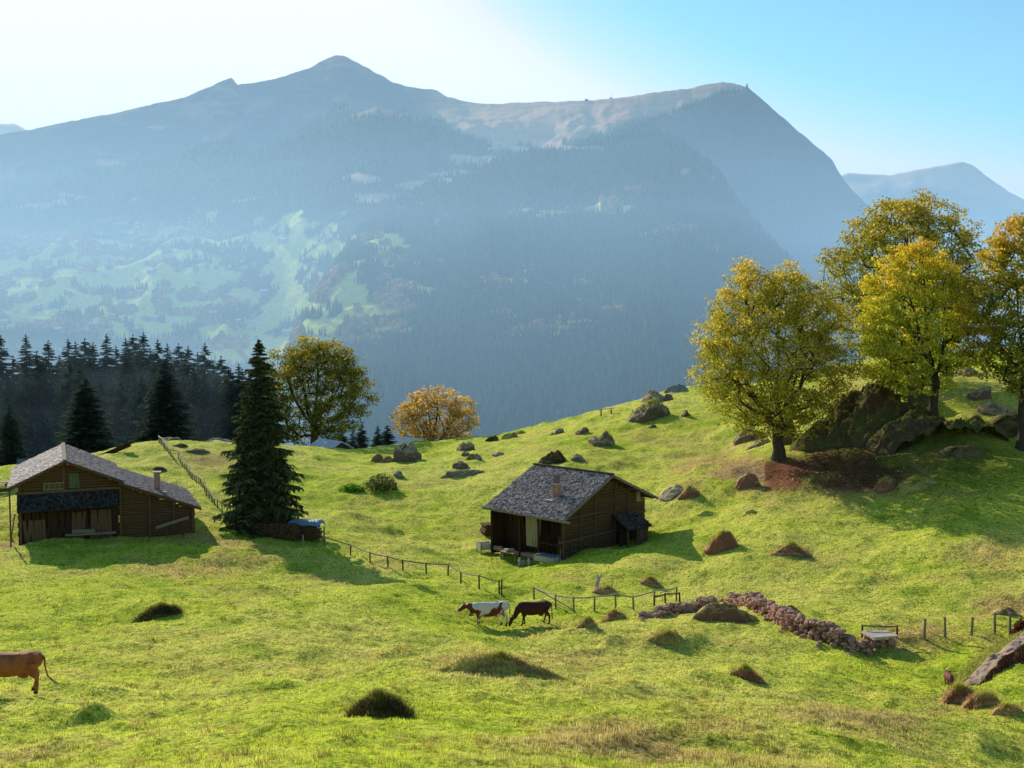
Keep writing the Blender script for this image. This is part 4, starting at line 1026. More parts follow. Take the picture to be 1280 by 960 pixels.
L_ = [
 (197,772,60,14,'dark','dark shaggy tussock alone on the meadow below the left chalet',dict(shag=2500,dep=.5)),
 (470,895,90,32,'dark','dark shaggy hummock nearest the viewer, left of the picture centre',dict(shag=4000,dep=.55,rz=-.3)),
 (625,842,168,21,'hum','long brown-flanked grassy hummock below the two cows',dict(shag=2600,dep=.38,amp=.45,rz=.12)),
 (735,785,30,13,'hum','small brownish hummock just right of the dark cow',dict(shag=500)),
 (767,776,30,13,'brown','low brown hummock below the middle of the single-rail fence',dict(shag=500)),
 (757,744,30,10,'brown','low mound touching the rail behind the pale stump',dict(shag=400)),
 (815,734,26,12,'brown','small brown mound at the edge of the hut shadow',dict(shag=400)),
 (935,852,38,23,'brown','pointed brown hummock in the hollow below the stone wall',dict(shag=600,dep=.6)),
 (833,807,48,16,'hum','flat green-brown hummock below the stone wall start',dict(shag=900)),
 (902,690,46,30,'brown','tall brown hummock right of the hut shadow',dict(shag=500,dep=.7)),
 (993,696,54,15,'brown','long low brown mound right of the tall brown hummock',dict(shag=700,dep=.5)),
 (936,611,32,25,'brown','reddish boulder at the foot of the leftmost big maple',dict()),
 (1107,616,25,17,'brown','small brown hummock at the lower edge of the tree shade',dict(shag=300)),
 (1148,614,46,13,'hum','flat straw-coloured mound right of the brown hummock below the trees',dict(shag=700)),
 (862,623,26,14,'brown','small lump right of the hut roof',dict(shag=200)),
 (838,622,40,8,'rock','low stony streak just right of the hut eave',dict()),
 (882,645,20,5,'hum','very low tuft below the stony streak right of the hut',dict()),
 (937,643,18,5,'hum','tiny flat tuft on the slope below the reddish boulder',dict()),
 (812,527,54,25,'rock','large boulder with brown turf cap on the upper right slope',dict(amp=.45,shag=500)),
 (818,502,38,13,'rock','flat boulder near the skyline above the turf-capped boulder',dict()),
 (846,490,36,9,'grey','dark rock pile on the skyline left of the big maples',dict(amp=.6)),
 (836,501,14,8,'rock','small rock below the skyline rock pile',dict()),
 (857,522,12,10,'rock','small dark rock beside the crown of the leftmost big maple',dict()),
 (816,536,10,5,'rock','tiny rock under the turf-capped boulder',dict()),
 (690,580,36,20,'dark','dark overhanging boulder directly above the hut ridge',dict(amp=.45)),
 (722,578,20,9,'rock','pair of small dark rocks right of the overhanging boulder',dict()),
 (752,558,44,15,'rock','turf-topped rock with long shadow in mid slope',dict(amp=.5,rz=-.4,dep=.5)),
 (728,543,22,8,'rock','small dark rock up-slope of the long-shadow rock',dict()),
 (700,543,16,8,'rock','dark pointed rock near the skyline above the hut',dict()),
 (692,545,12,5,'rock','tiny flat rock beside the pointed rock near the skyline',dict()),
 (617,552,16,9,'dark','dark lump on the ridge right of the orange tree',dict()),
 (636,549,22,9,'hum','grassy lump on the ridge farther right of the orange tree',dict()),
 (650,543,14,6,'hum','small tuft on the ridge skyline above the hut roof',dict()),
 (583,564,30,11,'rock','broad flat brown rock below the orange tree',dict(amp=.4)),
 (581,571,12,6,'rock','small dark stone under the broad flat brown rock',dict()),
 (592,575,18,9,'brown','brown stone beside a pale one on the slope below the orange tree',dict(amp=.4)),
 (599,576,11,7,'grey','pale grey stone below the orange tree',dict()),
 (622,571,18,5,'rock','thin dark stone right of the pale grey stone',dict()),
 (575,596,56,9,'rock','long narrow rock ledge on the slope left above the hut',dict(rz=.32,dep=.22,amp=.3)),
 (576,587,24,12,'rock','humped rock on the middle of the long narrow ledge',dict(amp=.5)),
 (508,578,42,22,'rock','biggest of the brown rocks on the slope left of the orange tree',dict(amp=.5)),
 (472,578,19,13,'brown','leftmost of the brown rocks on the slope left of the orange tree',dict()),
 (484,579,17,9,'brown','middle one of the brown rocks on the slope left of the orange tree',dict()),
 (498,597,16,7,'rock','small dark rock above the leafy bush on the slope',dict()),
 (985,556,30,42,'rock','upright mossy rock right beside the trunk of the leftmost big maple',dict(amp=.4)),
 (935,552,44,16,'rock','low shaded rock left of the leftmost maple trunk',dict(amp=.5)),
 (946,560,30,7,'rock','flat rock step by the leftmost maple trunk',dict()),
 (1200,880,42,22,'brown','brown hummock behind which the small calf grazes',dict(shag=900)),
 (1232,884,52,24,'brown','brown hummock below the lit turf bank at right',dict(shag=900)),
 (1262,894,40,12,'brown','flat brown hummock at the lower right edge',dict(shag=500)),
 (1262,770,40,14,'brown','reddish stony mound behind the rightmost fence posts',dict(amp=.5)),
 (1205,572,56,13,'dark','mossy rocks in the tree shade at right, below the second trunk',dict(amp=.5)),
 (1228,500,36,14,'rock','dark rock high on the bank at the right edge',dict(amp=.5)),
 (1245,518,50,14,'rock','mossy rock step below the dark rock at the right edge',dict(amp=.5)),
 (1210,470,28,10,'rock','small dark rock on the green bank behind the right maples',dict()),
 (1262,545,60,26,'dark','dark mossy rock at the right picture edge under the trees',dict(amp=.5)),
 (210,549,34,5,'rock','dark rocks on the left ridge behind the pale fence top',dict(amp=.6)),
 (275,551,28,4,'grey','low row of pale stones along the left ridge',dict(amp=.6)),
 (225,560,18,6,'dark','small dark tuft on the left ridge beside the pale fence',dict()),
 (245,568,26,4,'dark','thin dark tuft on the knoll behind the pale fence',dict()),
 (200,590,16,6,'dark','small dark hollow tuft above the lean-to roof of the left chalet',dict()),
 (655,498,5,4,'grey','tiny stone',dict()),
]
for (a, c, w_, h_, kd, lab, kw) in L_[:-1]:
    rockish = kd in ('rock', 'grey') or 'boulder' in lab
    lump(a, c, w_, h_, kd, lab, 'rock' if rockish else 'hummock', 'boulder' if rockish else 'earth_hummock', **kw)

# big rocky outcrop under the maples
def outcrop():
    pts = [(1035,560,80,46,.5),(1070,556,110,78,.6),(1112,556,130,100,.7),(1155,560,120,70,.6),(1200,560,90,40,.5),(1125,520,120,70,.6),(1012,560,40,22,.5),(1235,560,80,30,.5)]
    p0 = hit(1100, 556); V = []; Fc = []; n = 0
    # one continuous height field, higher where the rock ribs are
    nx_, ny_ = 380, 200
    x0, x1 = p0.x - 9.5, p0.x + 15.0; y0, y1 = p0.y - 3.5, p0.y + 12
    xs, ys = np.meshgrid(np.linspace(x0, x1, nx_), np.linspace(y0, y1, ny_))
    g = H(xs, ys); h = np.zeros_like(g)
    for a, c, w_, hp, d in pts:
        q = hit(a, c); k = q.y / F; W = w_*k/2
        e = ((xs-q.x)/W)**2 + ((ys-q.y-W*.8)/(W*.9))**2
        h = np.maximum(h, hp*k*.62*np.clip(1-e, 0, 1)**1.15)
    n1 = fbm(xs/1.7+ys/3, ys/1.7, o=5, seed=7, ridged=True, gain=.6); n2 = fbm(xs/4, ys/4, o=3, seed=9)
    z = g + h*np.maximum(.3, .8 + .45*n1*sstep(-.2,.4,n2+.2) + .5*n2) + np.clip(h,0,1)*.5*fbm(xs/.8, ys/.8, o=4, seed=11)
    z = z + .35*fbm(xs/.9+3, ys/.9, o=4, seed=15, ridged=True)*np.clip(h, 0, 1)*.8 - .05*(1-sstep(0, .25, h)) + .12*sstep(.0,.1,h)
    z = np.where(h <= 0, g - .2, z)
    V = np.stack([xs - p0.x, ys - p0.y, z - p0.z], -1).reshape(-1, 3)
    o = link('rock_outcrop', np_mesh('rock_outcrop', V, grid_faces(ny_, nx_), EM['outcrop'], None, True), None, p0)
    r = np.random.default_rng(4); ii = r.integers(0, len(V), 60000); Pp = V[ii]; hv = h.ravel()[ii]
    gx_ = np.gradient(z, axis=1)/(xs[0,1]-xs[0,0]); gy_ = np.gradient(z, axis=0)/(ys[1,0]-ys[0,0]); st = np.hypot(gx_, gy_).ravel()[ii]
    kp = (hv > .05) & (r.random(60000) < np.clip(1.25 - st*.75, .03, 1)) ; Pp = Pp[kp]
    link('grass_tuft', blade_mesh('grass_tuft', Pp, np.zeros_like(Pp), .16, .06, np.array([.24,.26,.05])*r.uniform(.4,1.2,(len(Pp),1)), .8, M['blade'], 3), o)
    tag(o, 'large mossy rock outcrop in the shade between the maple trunks', 'rock')
outcrop()

# leafy bush on the slope
def bush(px, py, wpx, hpx, label, c1, c2, n=1400, leaf=.14, kind_mat=None):
    p = hit(px, py); k = p.y/F; w_, h_ = wpx*k, hpx*k; r = np.random.default_rng(int(px))
    q = empty('leafy_bush', p); tag(q, label, 'bush')
    u = r.normal(0, 1, (n,3)); u /= np.linalg.norm(u, axis=1)[:,None]; u[:,2] = np.abs(u[:,2])
    P = u * (r.random(n)**.4)[:,None] * np.array([w_/2, w_/3, h_]) * (1+.25*fbm(u[:,0]*2, u[:,1]*2, u[:,2]*2, seed=3))[:,None]
    link('foliage', leaf_mesh('foliage', P, leaf, np.array(c1)[None]*(1-r.random((n,1))) + np.array(c2)[None]*r.random((n,1)), M['leaf'], r), q)
    b = MB()
    for i in range(7): b.tube([(0,0,-.1), (random.uniform(-.3,.3)*w_, random.uniform(-.1,.1)*w_, h_*.6)], [.03,.012], 4)
    b.build('stem', M['bark'], q)

# drystone wall: stones laid along a line
def stone_wall(pts, height, label, seed, thick=.5, name='stone_wall', rubble=0):
    P = [hit(a, c) for a, c in pts]; o = P[0].copy(); rr = random.Random(seed); b = MB()
    for i in range(len(P)-1):
        a, c = P[i], P[i+1]; L = (c-a).length; n = max(2, int(L/.28)); d = (c-a)/L; nn = Vector((-d.y, d.x, 0))
        h0, h1 = height[i], height[i+1]
        for j in range(n):
            t = (j+.5)/n; hh = h0*(1-t)+h1*t; m = max(1, int(hh/.2)); q = a.lerp(c, t)
            g = gz(q.x, q.y)
            for lev in range(m):
                for side in (-1, 0, 1):
                    if rr.random() < .12: continue
                    s = rr.uniform(.12,.22); th = thick*(1 - .35*lev/max(1,m))
                    pos = q + nn*(side*th/2 + rr.uniform(-.06,.06)) + d*rr.uniform(-.1,.1)
                    b.blob((pos.x-o.x, pos.y-o.y, g - o.z + .06 + lev*.2 + rr.uniform(-.04,.04)), s, rr.randrange(999), 7, 5, .45, (rr.uniform(.8,1.35), rr.uniform(.8,1.3), rr.uniform(.55,.8)))
    for j in range(rubble):
        i = rr.randrange(len(P)-1); q = P[i].lerp(P[i+1], rr.random()) + Vector((rr.gauss(0,.5), rr.gauss(0,.5)-.3, 0))
        b.blob((q.x-o.x, q.y-o.y, gz(q.x,q.y)-o.z+.05), rr.uniform(.08,.2), rr.randrange(999), 7, 5, .45, (1,1,.7))
    ob = b.build(name, M['stone'], None, loc=o); tag(ob, label, 'stone wall'); return ob
stone_wall([(806,774),(830,768),(852,766),(872,764),(893,762)], [.4,.65,.75,.8,.9], 'left stretch of the tumbled dry stone wall, below the single-rail fence', 1, rubble=30)
stone_wall([(918,752),(948,763),(966,771),(983,782),(998,789),(1015,795),(1030,800),(1053,807),(1069,811),(1090,812)], [.7,.85,.9,1.1,.8,1.0,1.1,.8,.7,.5], 'long right stretch of the tumbled dry stone wall falling towards the pale slab', 2, thick=.7, rubble=60)
lump(905, 778, 66, 30, 'brown', 'high brown earth hump where the stone wall bends', 'hummock', dep=.5, amp=.55, seed=3)
lump(990, 772, 28, 20, 'brown', 'rounded brown hump behind the right stretch of stone wall', 'hummock', seed=5)
p = hit(1100, 806); q = empty('stone_slab', p); tag(q, 'pale flat slab resting on rubble at the right end of the stone wall', 'slab')
b = MB(); b.box((0,0,.55),(1.45,1.2,.14),Matrix.Rotation(.25,3,'Z'),jit=.05); b.build('slab', M['slab'], q)
b = MB(); rr = random.Random(8)
for i in range(26): b.blob((rr.uniform(-.6,.6), rr.uniform(-.45,.4), rr.uniform(0,.35)), rr.uniform(.14,.24), rr.randrange(99), 7, 5, .4, (1,1,.8))
b.build('rubble', M['stone'], q)

# turf bank with a bare lit top at the lower right
def bank():
    a, c = hit(1203, 860), hit(1279, 812); e = c + (c-a)*.7; P = [a, c, e]; o = a.copy(); n = 220; m = 44
    d = (e-a); d.z = 0; L = d.length; d /= L; nn = Vector((d.y, -d.x, 0))
    V = []; C = []
    for i in range(n):
        t = i/(n-1); q = a + d*L*t; g = gz(q.x, q.y)
        hh = .72*min(1, t*3.2+.05)
        for j in range(m):
            s = j/(m-1)
            # cross section: back turf, flat top, steep front
            if s < .35: off = -1.3 + (1.05)*s/.35; z = hh*(.35+.65*sstep(0,.35,s)) - .15
            elif s < .6: off = -.25 + .75*(s-.35)/.25; z = hh + .0
            else: off = .5 + .55*((s-.6)/.4); z = hh*(1 - ((s-.6)/.4)**.8) - .3*((s-.6)/.4)
            f = float(fbm(t*12, s*3, o=5, seed=5, gain=.65)); off += f*.25; z += f*.22
            p = q + nn*off; gg = gz(p.x, p.y)
            V.append((p.x-o.x, p.y-o.y, gg*.5 + g*.5 + z - o.z))
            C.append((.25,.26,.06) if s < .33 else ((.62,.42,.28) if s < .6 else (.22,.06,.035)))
    C = np.array(C) * (1+.4*fbm(np.array(V)[:,0]*2, np.array(V)[:,1]*2, np.array(V)[:,2]*2, seed=8))[:,None]
    mt, t, out = new_mat('bank_earth'); v = objco(t); f = noise_n(t, v, 5, 5, .7)
    diffuse(t, out, mixc(t, f, mixc(t, 1.0, col_attr(t), (.5,.5,.5), 'MULTIPLY'), col_attr(t)), bump(t, f, .8, .1), 1, .05)
    ob = link('turf_bank', np_mesh('turf_bank', V, grid_faces(n, m), mt, C, True), None, o); r_ = np.random.default_rng(2); Vn = np.array(V); jj = r_.integers(0, n*m, 9000); kp = ((jj % m) < m*.34) | (((jj % m) > m*.58) & (r_.random(9000) < .12)); Pb = Vn[jj[kp]] + r_.normal(0, .04, (kp.sum(), 3))
    link('grass_tuft', blade_mesh('grass_tuft', Pb, np.zeros_like(Pb), .14, .035, np.array([.60,.58,.10])*r_.uniform(.5,1.1,(len(Pb),1)), .8, M['blade'], 3), ob)
    tag(ob, 'straight earth bank with bare sunlit top and dark red flank at the lower right', 'bank')
bank()
# ------------------------------------------------------------------ leaves and trees
def leaf_blade_mat(name, tr):
    m, t, out = new_mat(name)
    d = t.n.new('ShaderNodeBsdfDiffuse'); tl = t.n.new('ShaderNodeBsdfTranslucent'); mx = t.n.new('ShaderNodeMixShader'); mx.inputs[0].default_value = tr
    c = col_attr(t); t.link(c, d.inputs[0]); t.link(mixc(t, 1.0, c, (1.25,1.15,.6), 'MULTIPLY'), tl.inputs[0]); t.link(d.outputs[0], mx.inputs[1]); t.link(tl.outputs[0], mx.inputs[2]); t.link(mx.outputs[0], out.inputs[0])
    return m
M['leaf'] = leaf_blade_mat('leaf', .5)
M['needle'] = leaf_blade_mat('needles', .2)

def leaf_mesh(name, P, size, colr, mat, r, up=.3):
    n = len(P); s = size * r.uniform(.6, 1.3, n)[:,None]
    a = r.normal(0, 1, (n,3)); a /= np.linalg.norm(a, axis=1)[:,None]
    b = r.normal(0, 1, (n,3)); b -= a*(a*b).sum(1)[:,None]; b /= np.linalg.norm(b, axis=1)[:,None]
    V = np.stack([P - a*s*.55, P + b*s*.36, P + a*s*.6, P - b*s*.36], 1).reshape(-1,3)
    C = np.repeat(np.clip(colr, 0, 1), 4, 0)
    return np_mesh(name, V, np.arange(4*n).reshape(-1,4), mat, C)

def broadleaf(px, py, crown, label, name='maple_tree', seed=1, nclump=420, per=70, leaf=.26, cols=None, fork=.22, Y=None, group=None, lean=(0,0), trunk_r=.5, gap=.0, zshift=0, stems=1, sunside=True, gold_h=.5):
    """crown: (x0,x1,ytop,ybottom) in the picture; the tree stands at (px,py)"""
    p = hit(px, py) if Y is None else at(px, py, Y)
    k = p.y/F; r = np.random.default_rng(seed); rr = random.Random(seed)
    q = empty(name, p); tag(q, label, 'tree', group)
    x0, x1 = (crown[0]-px)*k, (crown[1]-px)*k; z1, z0 = (py-crown[2])*k, (py-crown[3])*k
    gx = (x1-x0)*.045; x0 -= gx; x1 += gx; z1 += gx*.7; z0 -= gx*.8
    cx, cz = (x0+x1)/2, (z0+z1)/2; rx, rz = (x1-x0)/2, (z1-z0)/2; ry = rx*.92
    # clumps fill a lumpy egg, more of them near the outside
    u = r.normal(0, 1, (nclump, 3)); u /= np.linalg.norm(u, axis=1)[:,None]
    lum = 1 + .20*fbm(u[:,0]*2.1+seed, u[:,1]*2.1, u[:,2]*2.1, o=3, seed=seed)
    sh = (.30 + .70*r.random(nclump)**.42) * lum * .90
    P = np.array([cx,0,cz]) + u*sh[:,None]*np.array([rx*(1-.14*u[:,2]), ry*(1-.14*u[:,2]), np.full(nclump, rz)]).T
    # skeleton by nearest-node growth from the fork
    H_ = z1; fk = Vector((lean[0]*H_*fork, lean[1]*H_*fork, H_*fork)); nodes = []; par = []
    nodes.append(np.array((0,0,-.5))); par.append(-1)
    steps = 5
    for i in range(1, steps+1):
        t = i/steps; nodes.append(np.array((fk.x*t + .1*math.sin(i*2), fk.y*t, fk.z*t))); par.append(len(nodes)-2)
    forkid = len(nodes)-1; forks = [forkid]
    # main limbs
    nl = 8
    for i in range(nl):
        t = 2*math.pi*i/nl + rr.uniform(-.3,.3); el = rr.uniform(.55, 1.35); 
        if i == 0: el = 1.5
        tgt = np.array((cx + math.cos(t)*math.cos(el)*rx*.75, math.sin(t)*math.cos(el)*ry*.75, cz + (-.25+ 1.0*math.sin(el)**2)*rz*.75))
        last = forkid - rr.choice((0,0,1)); s = nodes[last]; m = 6
        for j in range(1, m+1):
            w_ = j/m; c_ = s*(1-w_) + tgt*w_ + np.array((0,0,-math.sin(w_*math.pi)*rz*.12)) + r.normal(0,.12,3)
            nodes.append(c_); par.append(last); last = len(nodes)-1
    order = np.argsort(np.linalg.norm(P - nodes[forkid], axis=1))
    leafnodes = []
    for idx in order:
        t = P[idx]; A = np.array(nodes); d = np.linalg.norm(A - t, axis=1); dz = np.maximum(0, A[:,2]-t[2])
        dist0 = np.linalg.norm(A - nodes[forkid], axis=1); cost = d + .35*dist0 + .5*dz; cost[:forkid-1] = 1e9
        b = int(np.argmin(cost)); L = d[b]
        last = b; m = max(1, int(L/.9))
        for j in range(1, m+1):
            w_ = j/m; nodes.append(nodes[b]*(1-w_) + t*w_ + (r.normal(0,.08,3) if j < m else 0)); par.append(last); last = len(nodes)-1
        leafnodes.append(last)
    n = len(nodes); cnt = np.zeros(n); cnt[leafnodes] = 1
    for i in range(n-1, 0, -1): cnt[par[i]] += cnt[i]
    rad = np.maximum(.022, trunk_r * (cnt/cnt[0])**.47)
    kids = [[] for _ in range(n)]
    for i in range(1, n): kids[par[i]].append(i)
    tb = MB(); lb = MB()
    def chain(start, prev, mb, first):
        pts = [nodes[prev], nodes[start]]; rs = [min(rad[prev], rad[start]*1.3), rad[start]]; cur = start
        while kids[cur]:
            ks = sorted(kids[cur], key=lambda q_: -cnt[q_])
            for o_ in ks[1:]: todo.append((o_, cur))
            cur = ks[0]; pts.append(nodes[cur]); rs.append(rad[cur])
        mb.tube(pts, rs, 9 if rs[1] > .2 else (5 if rs[1] > .06 else 3), cap=False)
    todo = []
    # trunk with root flare
    ks = list(range(0, forkid+1)); rs = [rad[i] for i in ks]; rs[0] *= 1.7; rs[1] *= 1.15
    tb.tube([nodes[i] for i in ks], rs, 11, cap=False); 
    for i in ks:
        for c_ in kids[i]:
            if c_ > forkid: todo.append((c_, i))
    while todo: s, pv = todo.pop(); chain(s, pv, lb, False)
    tr = tb.build('trunk', M['bark'], q, True); lb.build('branches', M['bark'], q, True)
    # leaves
    per_n = r.poisson(per, nclump); C = np.repeat(P, per_n, 0); N = len(C)
    off = r.normal(0, 1, (N,3)); off /= np.linalg.norm(off, axis=1)[:,None]; off *= (r.random(N)**.5)[:,None] * np.array([1.0,1.0,.55]) * (rx*.125)
    Q = C + off
    keep = fbm(Q[:,0]/1.0, Q[:,1]/1.0, Q[:,2]/.8, o=2, seed=seed) > -.22+gap*.8; Q = Q[keep]
    N = len(Q)
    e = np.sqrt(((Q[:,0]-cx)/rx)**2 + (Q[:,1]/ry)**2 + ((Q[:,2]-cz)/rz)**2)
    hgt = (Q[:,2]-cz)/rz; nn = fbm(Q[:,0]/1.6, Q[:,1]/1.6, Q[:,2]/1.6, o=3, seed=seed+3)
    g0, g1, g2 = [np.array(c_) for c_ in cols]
    tt = np.clip((e-.45)*1.3 + .45*hgt*gold_h*2 + .7*nn + .22*r.normal(0,1,N), 0, 1)[:,None]  # outer and upper leaves have turned more golden
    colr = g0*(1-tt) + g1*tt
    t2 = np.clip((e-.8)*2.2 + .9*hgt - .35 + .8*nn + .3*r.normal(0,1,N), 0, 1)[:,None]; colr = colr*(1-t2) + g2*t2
    colr = colr * r.uniform(.65, 1.3, (N,1))
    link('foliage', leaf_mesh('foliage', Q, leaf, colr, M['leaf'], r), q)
    return q

GRN = (.17,.22,.03)
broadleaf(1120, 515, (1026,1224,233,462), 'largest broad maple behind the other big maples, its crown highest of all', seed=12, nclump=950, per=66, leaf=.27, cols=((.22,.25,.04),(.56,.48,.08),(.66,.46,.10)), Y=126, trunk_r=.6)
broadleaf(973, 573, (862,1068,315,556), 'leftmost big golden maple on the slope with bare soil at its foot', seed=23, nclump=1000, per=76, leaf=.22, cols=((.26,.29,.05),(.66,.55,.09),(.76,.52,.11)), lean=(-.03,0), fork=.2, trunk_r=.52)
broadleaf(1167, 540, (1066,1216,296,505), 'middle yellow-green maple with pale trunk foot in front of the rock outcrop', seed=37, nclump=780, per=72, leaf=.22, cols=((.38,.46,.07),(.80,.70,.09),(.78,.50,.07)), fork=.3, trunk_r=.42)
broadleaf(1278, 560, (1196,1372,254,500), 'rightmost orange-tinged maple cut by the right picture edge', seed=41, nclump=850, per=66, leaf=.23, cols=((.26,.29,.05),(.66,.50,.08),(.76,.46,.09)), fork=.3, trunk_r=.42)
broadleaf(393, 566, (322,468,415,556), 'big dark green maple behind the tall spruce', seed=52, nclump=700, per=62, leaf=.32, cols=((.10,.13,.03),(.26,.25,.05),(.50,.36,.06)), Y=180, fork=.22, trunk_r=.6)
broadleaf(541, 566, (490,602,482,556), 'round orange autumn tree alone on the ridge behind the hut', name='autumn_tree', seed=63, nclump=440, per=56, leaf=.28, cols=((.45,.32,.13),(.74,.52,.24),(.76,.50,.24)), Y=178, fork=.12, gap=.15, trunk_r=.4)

def spruce_mesh(seed, H_, R, nw, nb, seg, tri=2, droop=.25, dens=1.0, base=.06, col1=(.022,.038,.016), col2=(.06,.085,.03), taper=.9, thin=1.0):
    r = np.random.default_rng(seed); tb = MB()
    tb.tube([(0,0,-1.0),(0,0,H_*.5),(0,0,H_*.98)], [H_*.016, H_*.009, .02], 7)
    P0 = []; 
    V = []; Fc = []; C = []; n = 0; bt = MB()
    for i in range(nw):
        t = i/(nw-1); z = H_*(base + (1-base)*t**.92); rad = R*(1-t)**taper*r.uniform(.82,1.12)+.12
        for j in range(nb if t < .8 else max(4, nb-3)):
            a = 2*math.pi*(j/nb) + i*1.3 + r.uniform(-.3,.3); L = rad*r.uniform(.7,1.12)
            if r.random() > dens: continue
            zz = z + r.uniform(-.4,.4)*H_/nw; ca, sa = math.cos(a), math.sin(a)
            dr = droop*r.uniform(.6,1.4)*(1-.6*t)
            if L > 1.2: bt.tube([(0,0,zz),(ca*L*.5,sa*L*.5,zz - dr*L*.25 + .05*L),(ca*L*.95,sa*L*.95,zz-dr*L*.8+.06*L)],[.03*thin,.02,.01],3,False)
            for s in range(seg):
                u = (s+.6*r.random())/seg; rr_ = L*(.12+.88*u); 
                bx_, by_, bz_ = ca*rr_, sa*rr_, zz - dr*rr_*(.4+.6*u) + .10*L*u*u
                wdt = L*.34*(1-u*.6)+.12; ln = L/seg*1.5+.1
                for side in (-1, 1, 0)[:tri]:
                    sx, sy = -sa*side, ca*side
                    tip = (bx_ + ca*ln*.8 + sx*wdt, by_ + sa*ln*.8 + sy*wdt, bz_ - wdt*r.uniform(.15,.8) - .02)
                    b0 = (bx_ - ca*ln*.3, by_ - sa*ln*.3, bz_+.03); b1 = (bx_ + ca*ln*.5, by_ + sa*ln*.5, bz_-.03)
                    V += [b0, b1, tip]; k = r.random(); c = [col1[q_]*(1-k)+col2[q_]*k for q_ in range(3)]; C += [c]*3
                    if side == 0: pass
                if r.random() < .55:
                    h_ = r.uniform(.2,.55)*min(1, L*.4); V += [(bx_-ca*.14,by_-sa*.14,bz_),(bx_+ca*.14,by_+sa*.14,bz_),(bx_+r.uniform(-.1,.1),by_+r.uniform(-.1,.1),bz_-h_)]; C += [list(col1)]*3
    for i in range(26):
        a = r.uniform(0,6.28); z = H_*(1-.06*r.random()); w_ = .05+(H_-z)*.25; V += [(0,0,z+.25),(math.cos(a)*w_,math.sin(a)*w_,z-.05),(0,0,z-.1)]; C += [list(col1)]*3
    V.append((0,0,H_*1.02)); V.append((.05,0,H_*.93)); V.append((-.05,.03,H_*.93)); C += [list(col1)]*3
    cr = np_mesh('crown', np.array(V), np.arange(len(V)).reshape(-1,3), M['needle'], np.array(C))
    tb.v += []; o = len(tb.v); tb.v += bt.v; tb.f += [tuple(i_+o for i_ in f) for f in bt.f]
    return tb.mesh('trunk', M['spruce_bark'], True), cr

# tall spruce in front
p = hit(327, 661); k = p.y/F; Hh = (661-424)*k
tm, cm = spruce_mesh(5, Hh, 49*k, 56, 15, 12, 3, .30, .70, .05, taper=.64, col1=(.03,.045,.02), col2=(.20,.21,.07))
q = empty('spruce_tree', p); tag(q, 'tall dark spruce standing beside the blue-covered log stack', 'tree'); link('trunk', tm, q); link('crown', cm, q)

# the spruces of the left wood, five shapes
SP = [spruce_mesh(70+i, 26, 4.7+.4*i, 44, 12, 6, 3, .35, .85, .05, col1=(.04,.065,.05), col2=(.13,.16,.10), taper=.6+.05*(i%3)) for i in range(5)]  # needles lightened and greyed, painting haze into their colour
def spruce(px, pytop, Y, i, label, group, wide=1.0, Htree=None, pybase=None):
    if pybase is None: Ht = Htree; t_ = at(px, pytop, Y); base = Vector((t_.x, t_.y, t_.z - Ht*1.0))
    else: base = at(px, pybase, Y); Ht = (pybase-pytop)*Y/F
    q = empty('spruce_tree', base, i*1.3); tag(q, label, 'tree', group)
    s = Ht/26
    for nm, me in zip(('trunk','crown'), SP[i % 5]):
        o = link(nm, me, q); o.scale = (s*wide, s*wide, s)
    return q
rs = random.Random(3)
tops = [(1,420),(16,446),(32,419),(46,440),(60,427),(74,445),(85,425),(94,428),(106,424),(116,429),(133,418),(145,434),(157,424),(166,419),(179,417),(188,436),(197,426),(209,431),(223,430),(235,434),(247,441),(256,430),(266,452),(276,446),(288,462),(303,462),(-14,425)]
for i, (a, c) in enumerate(tops):
    spruce(a, c, rs.uniform(192,232), i, 'one of the tall dark spruces in the dense row behind the left meadow', 'spruces of the wood behind the left ridge', 1.0, rs.uniform(26,30))
for i in range(26):
    spruce(-20 + i*13.2 + rs.uniform(-4,4), rs.uniform(452,485), rs.uniform(180,200), i+3, 'one of the tall dark spruces in the dense row behind the left meadow', 'spruces of the wood behind the left ridge', 1.1, rs.uniform(19,25))
spruce(109, 472, 152, 1, 'broad young spruce at the wood edge above the left chalet roof', None, 2.0, None, 566)
spruce(208, 450, 158, 2, 'broad spruce at the wood edge above the top of the pale fence', None, 1.75, None, 562)
spruce(14, 505, 150, 4, 'small half-lit spruce at the far left edge of the wood', None, 1.2, None, 596)
for i, (a, c) in enumerate(((441,538),(452,529),(472,532),(484,531),(427,534))):
    spruce(a, c, 230+8*i, i, 'small distant spruce on the ridge between the dark green maple and the orange tree', 'distant spruces between the maples', 1.25, 13)

for nm, args in (('a', (476,612,46,20,'dark leafy bush with pale flecks on the slope left of the hut',(.03,.06,.02),(.20,.22,.12),1500,.2)), ('b', (440,614,34,10,'low bright green shrub left of the dark leafy bush',(.10,.25,.03),(.2,.4,.05),1100,.18)),
                 ('c', (1276,796,26,22,'dark red leafy bush behind the rightmost fence post',(.10,.015,.02),(.36,.16,.12),1200,.12)), ('d', (1000,555,22,14,'small pale green shrub at the base of the outcrop',(.10,.14,.03),(.25,.3,.07),500,.14))):
    bush(*args[:5], args[5], args[6], args[7], args[8])

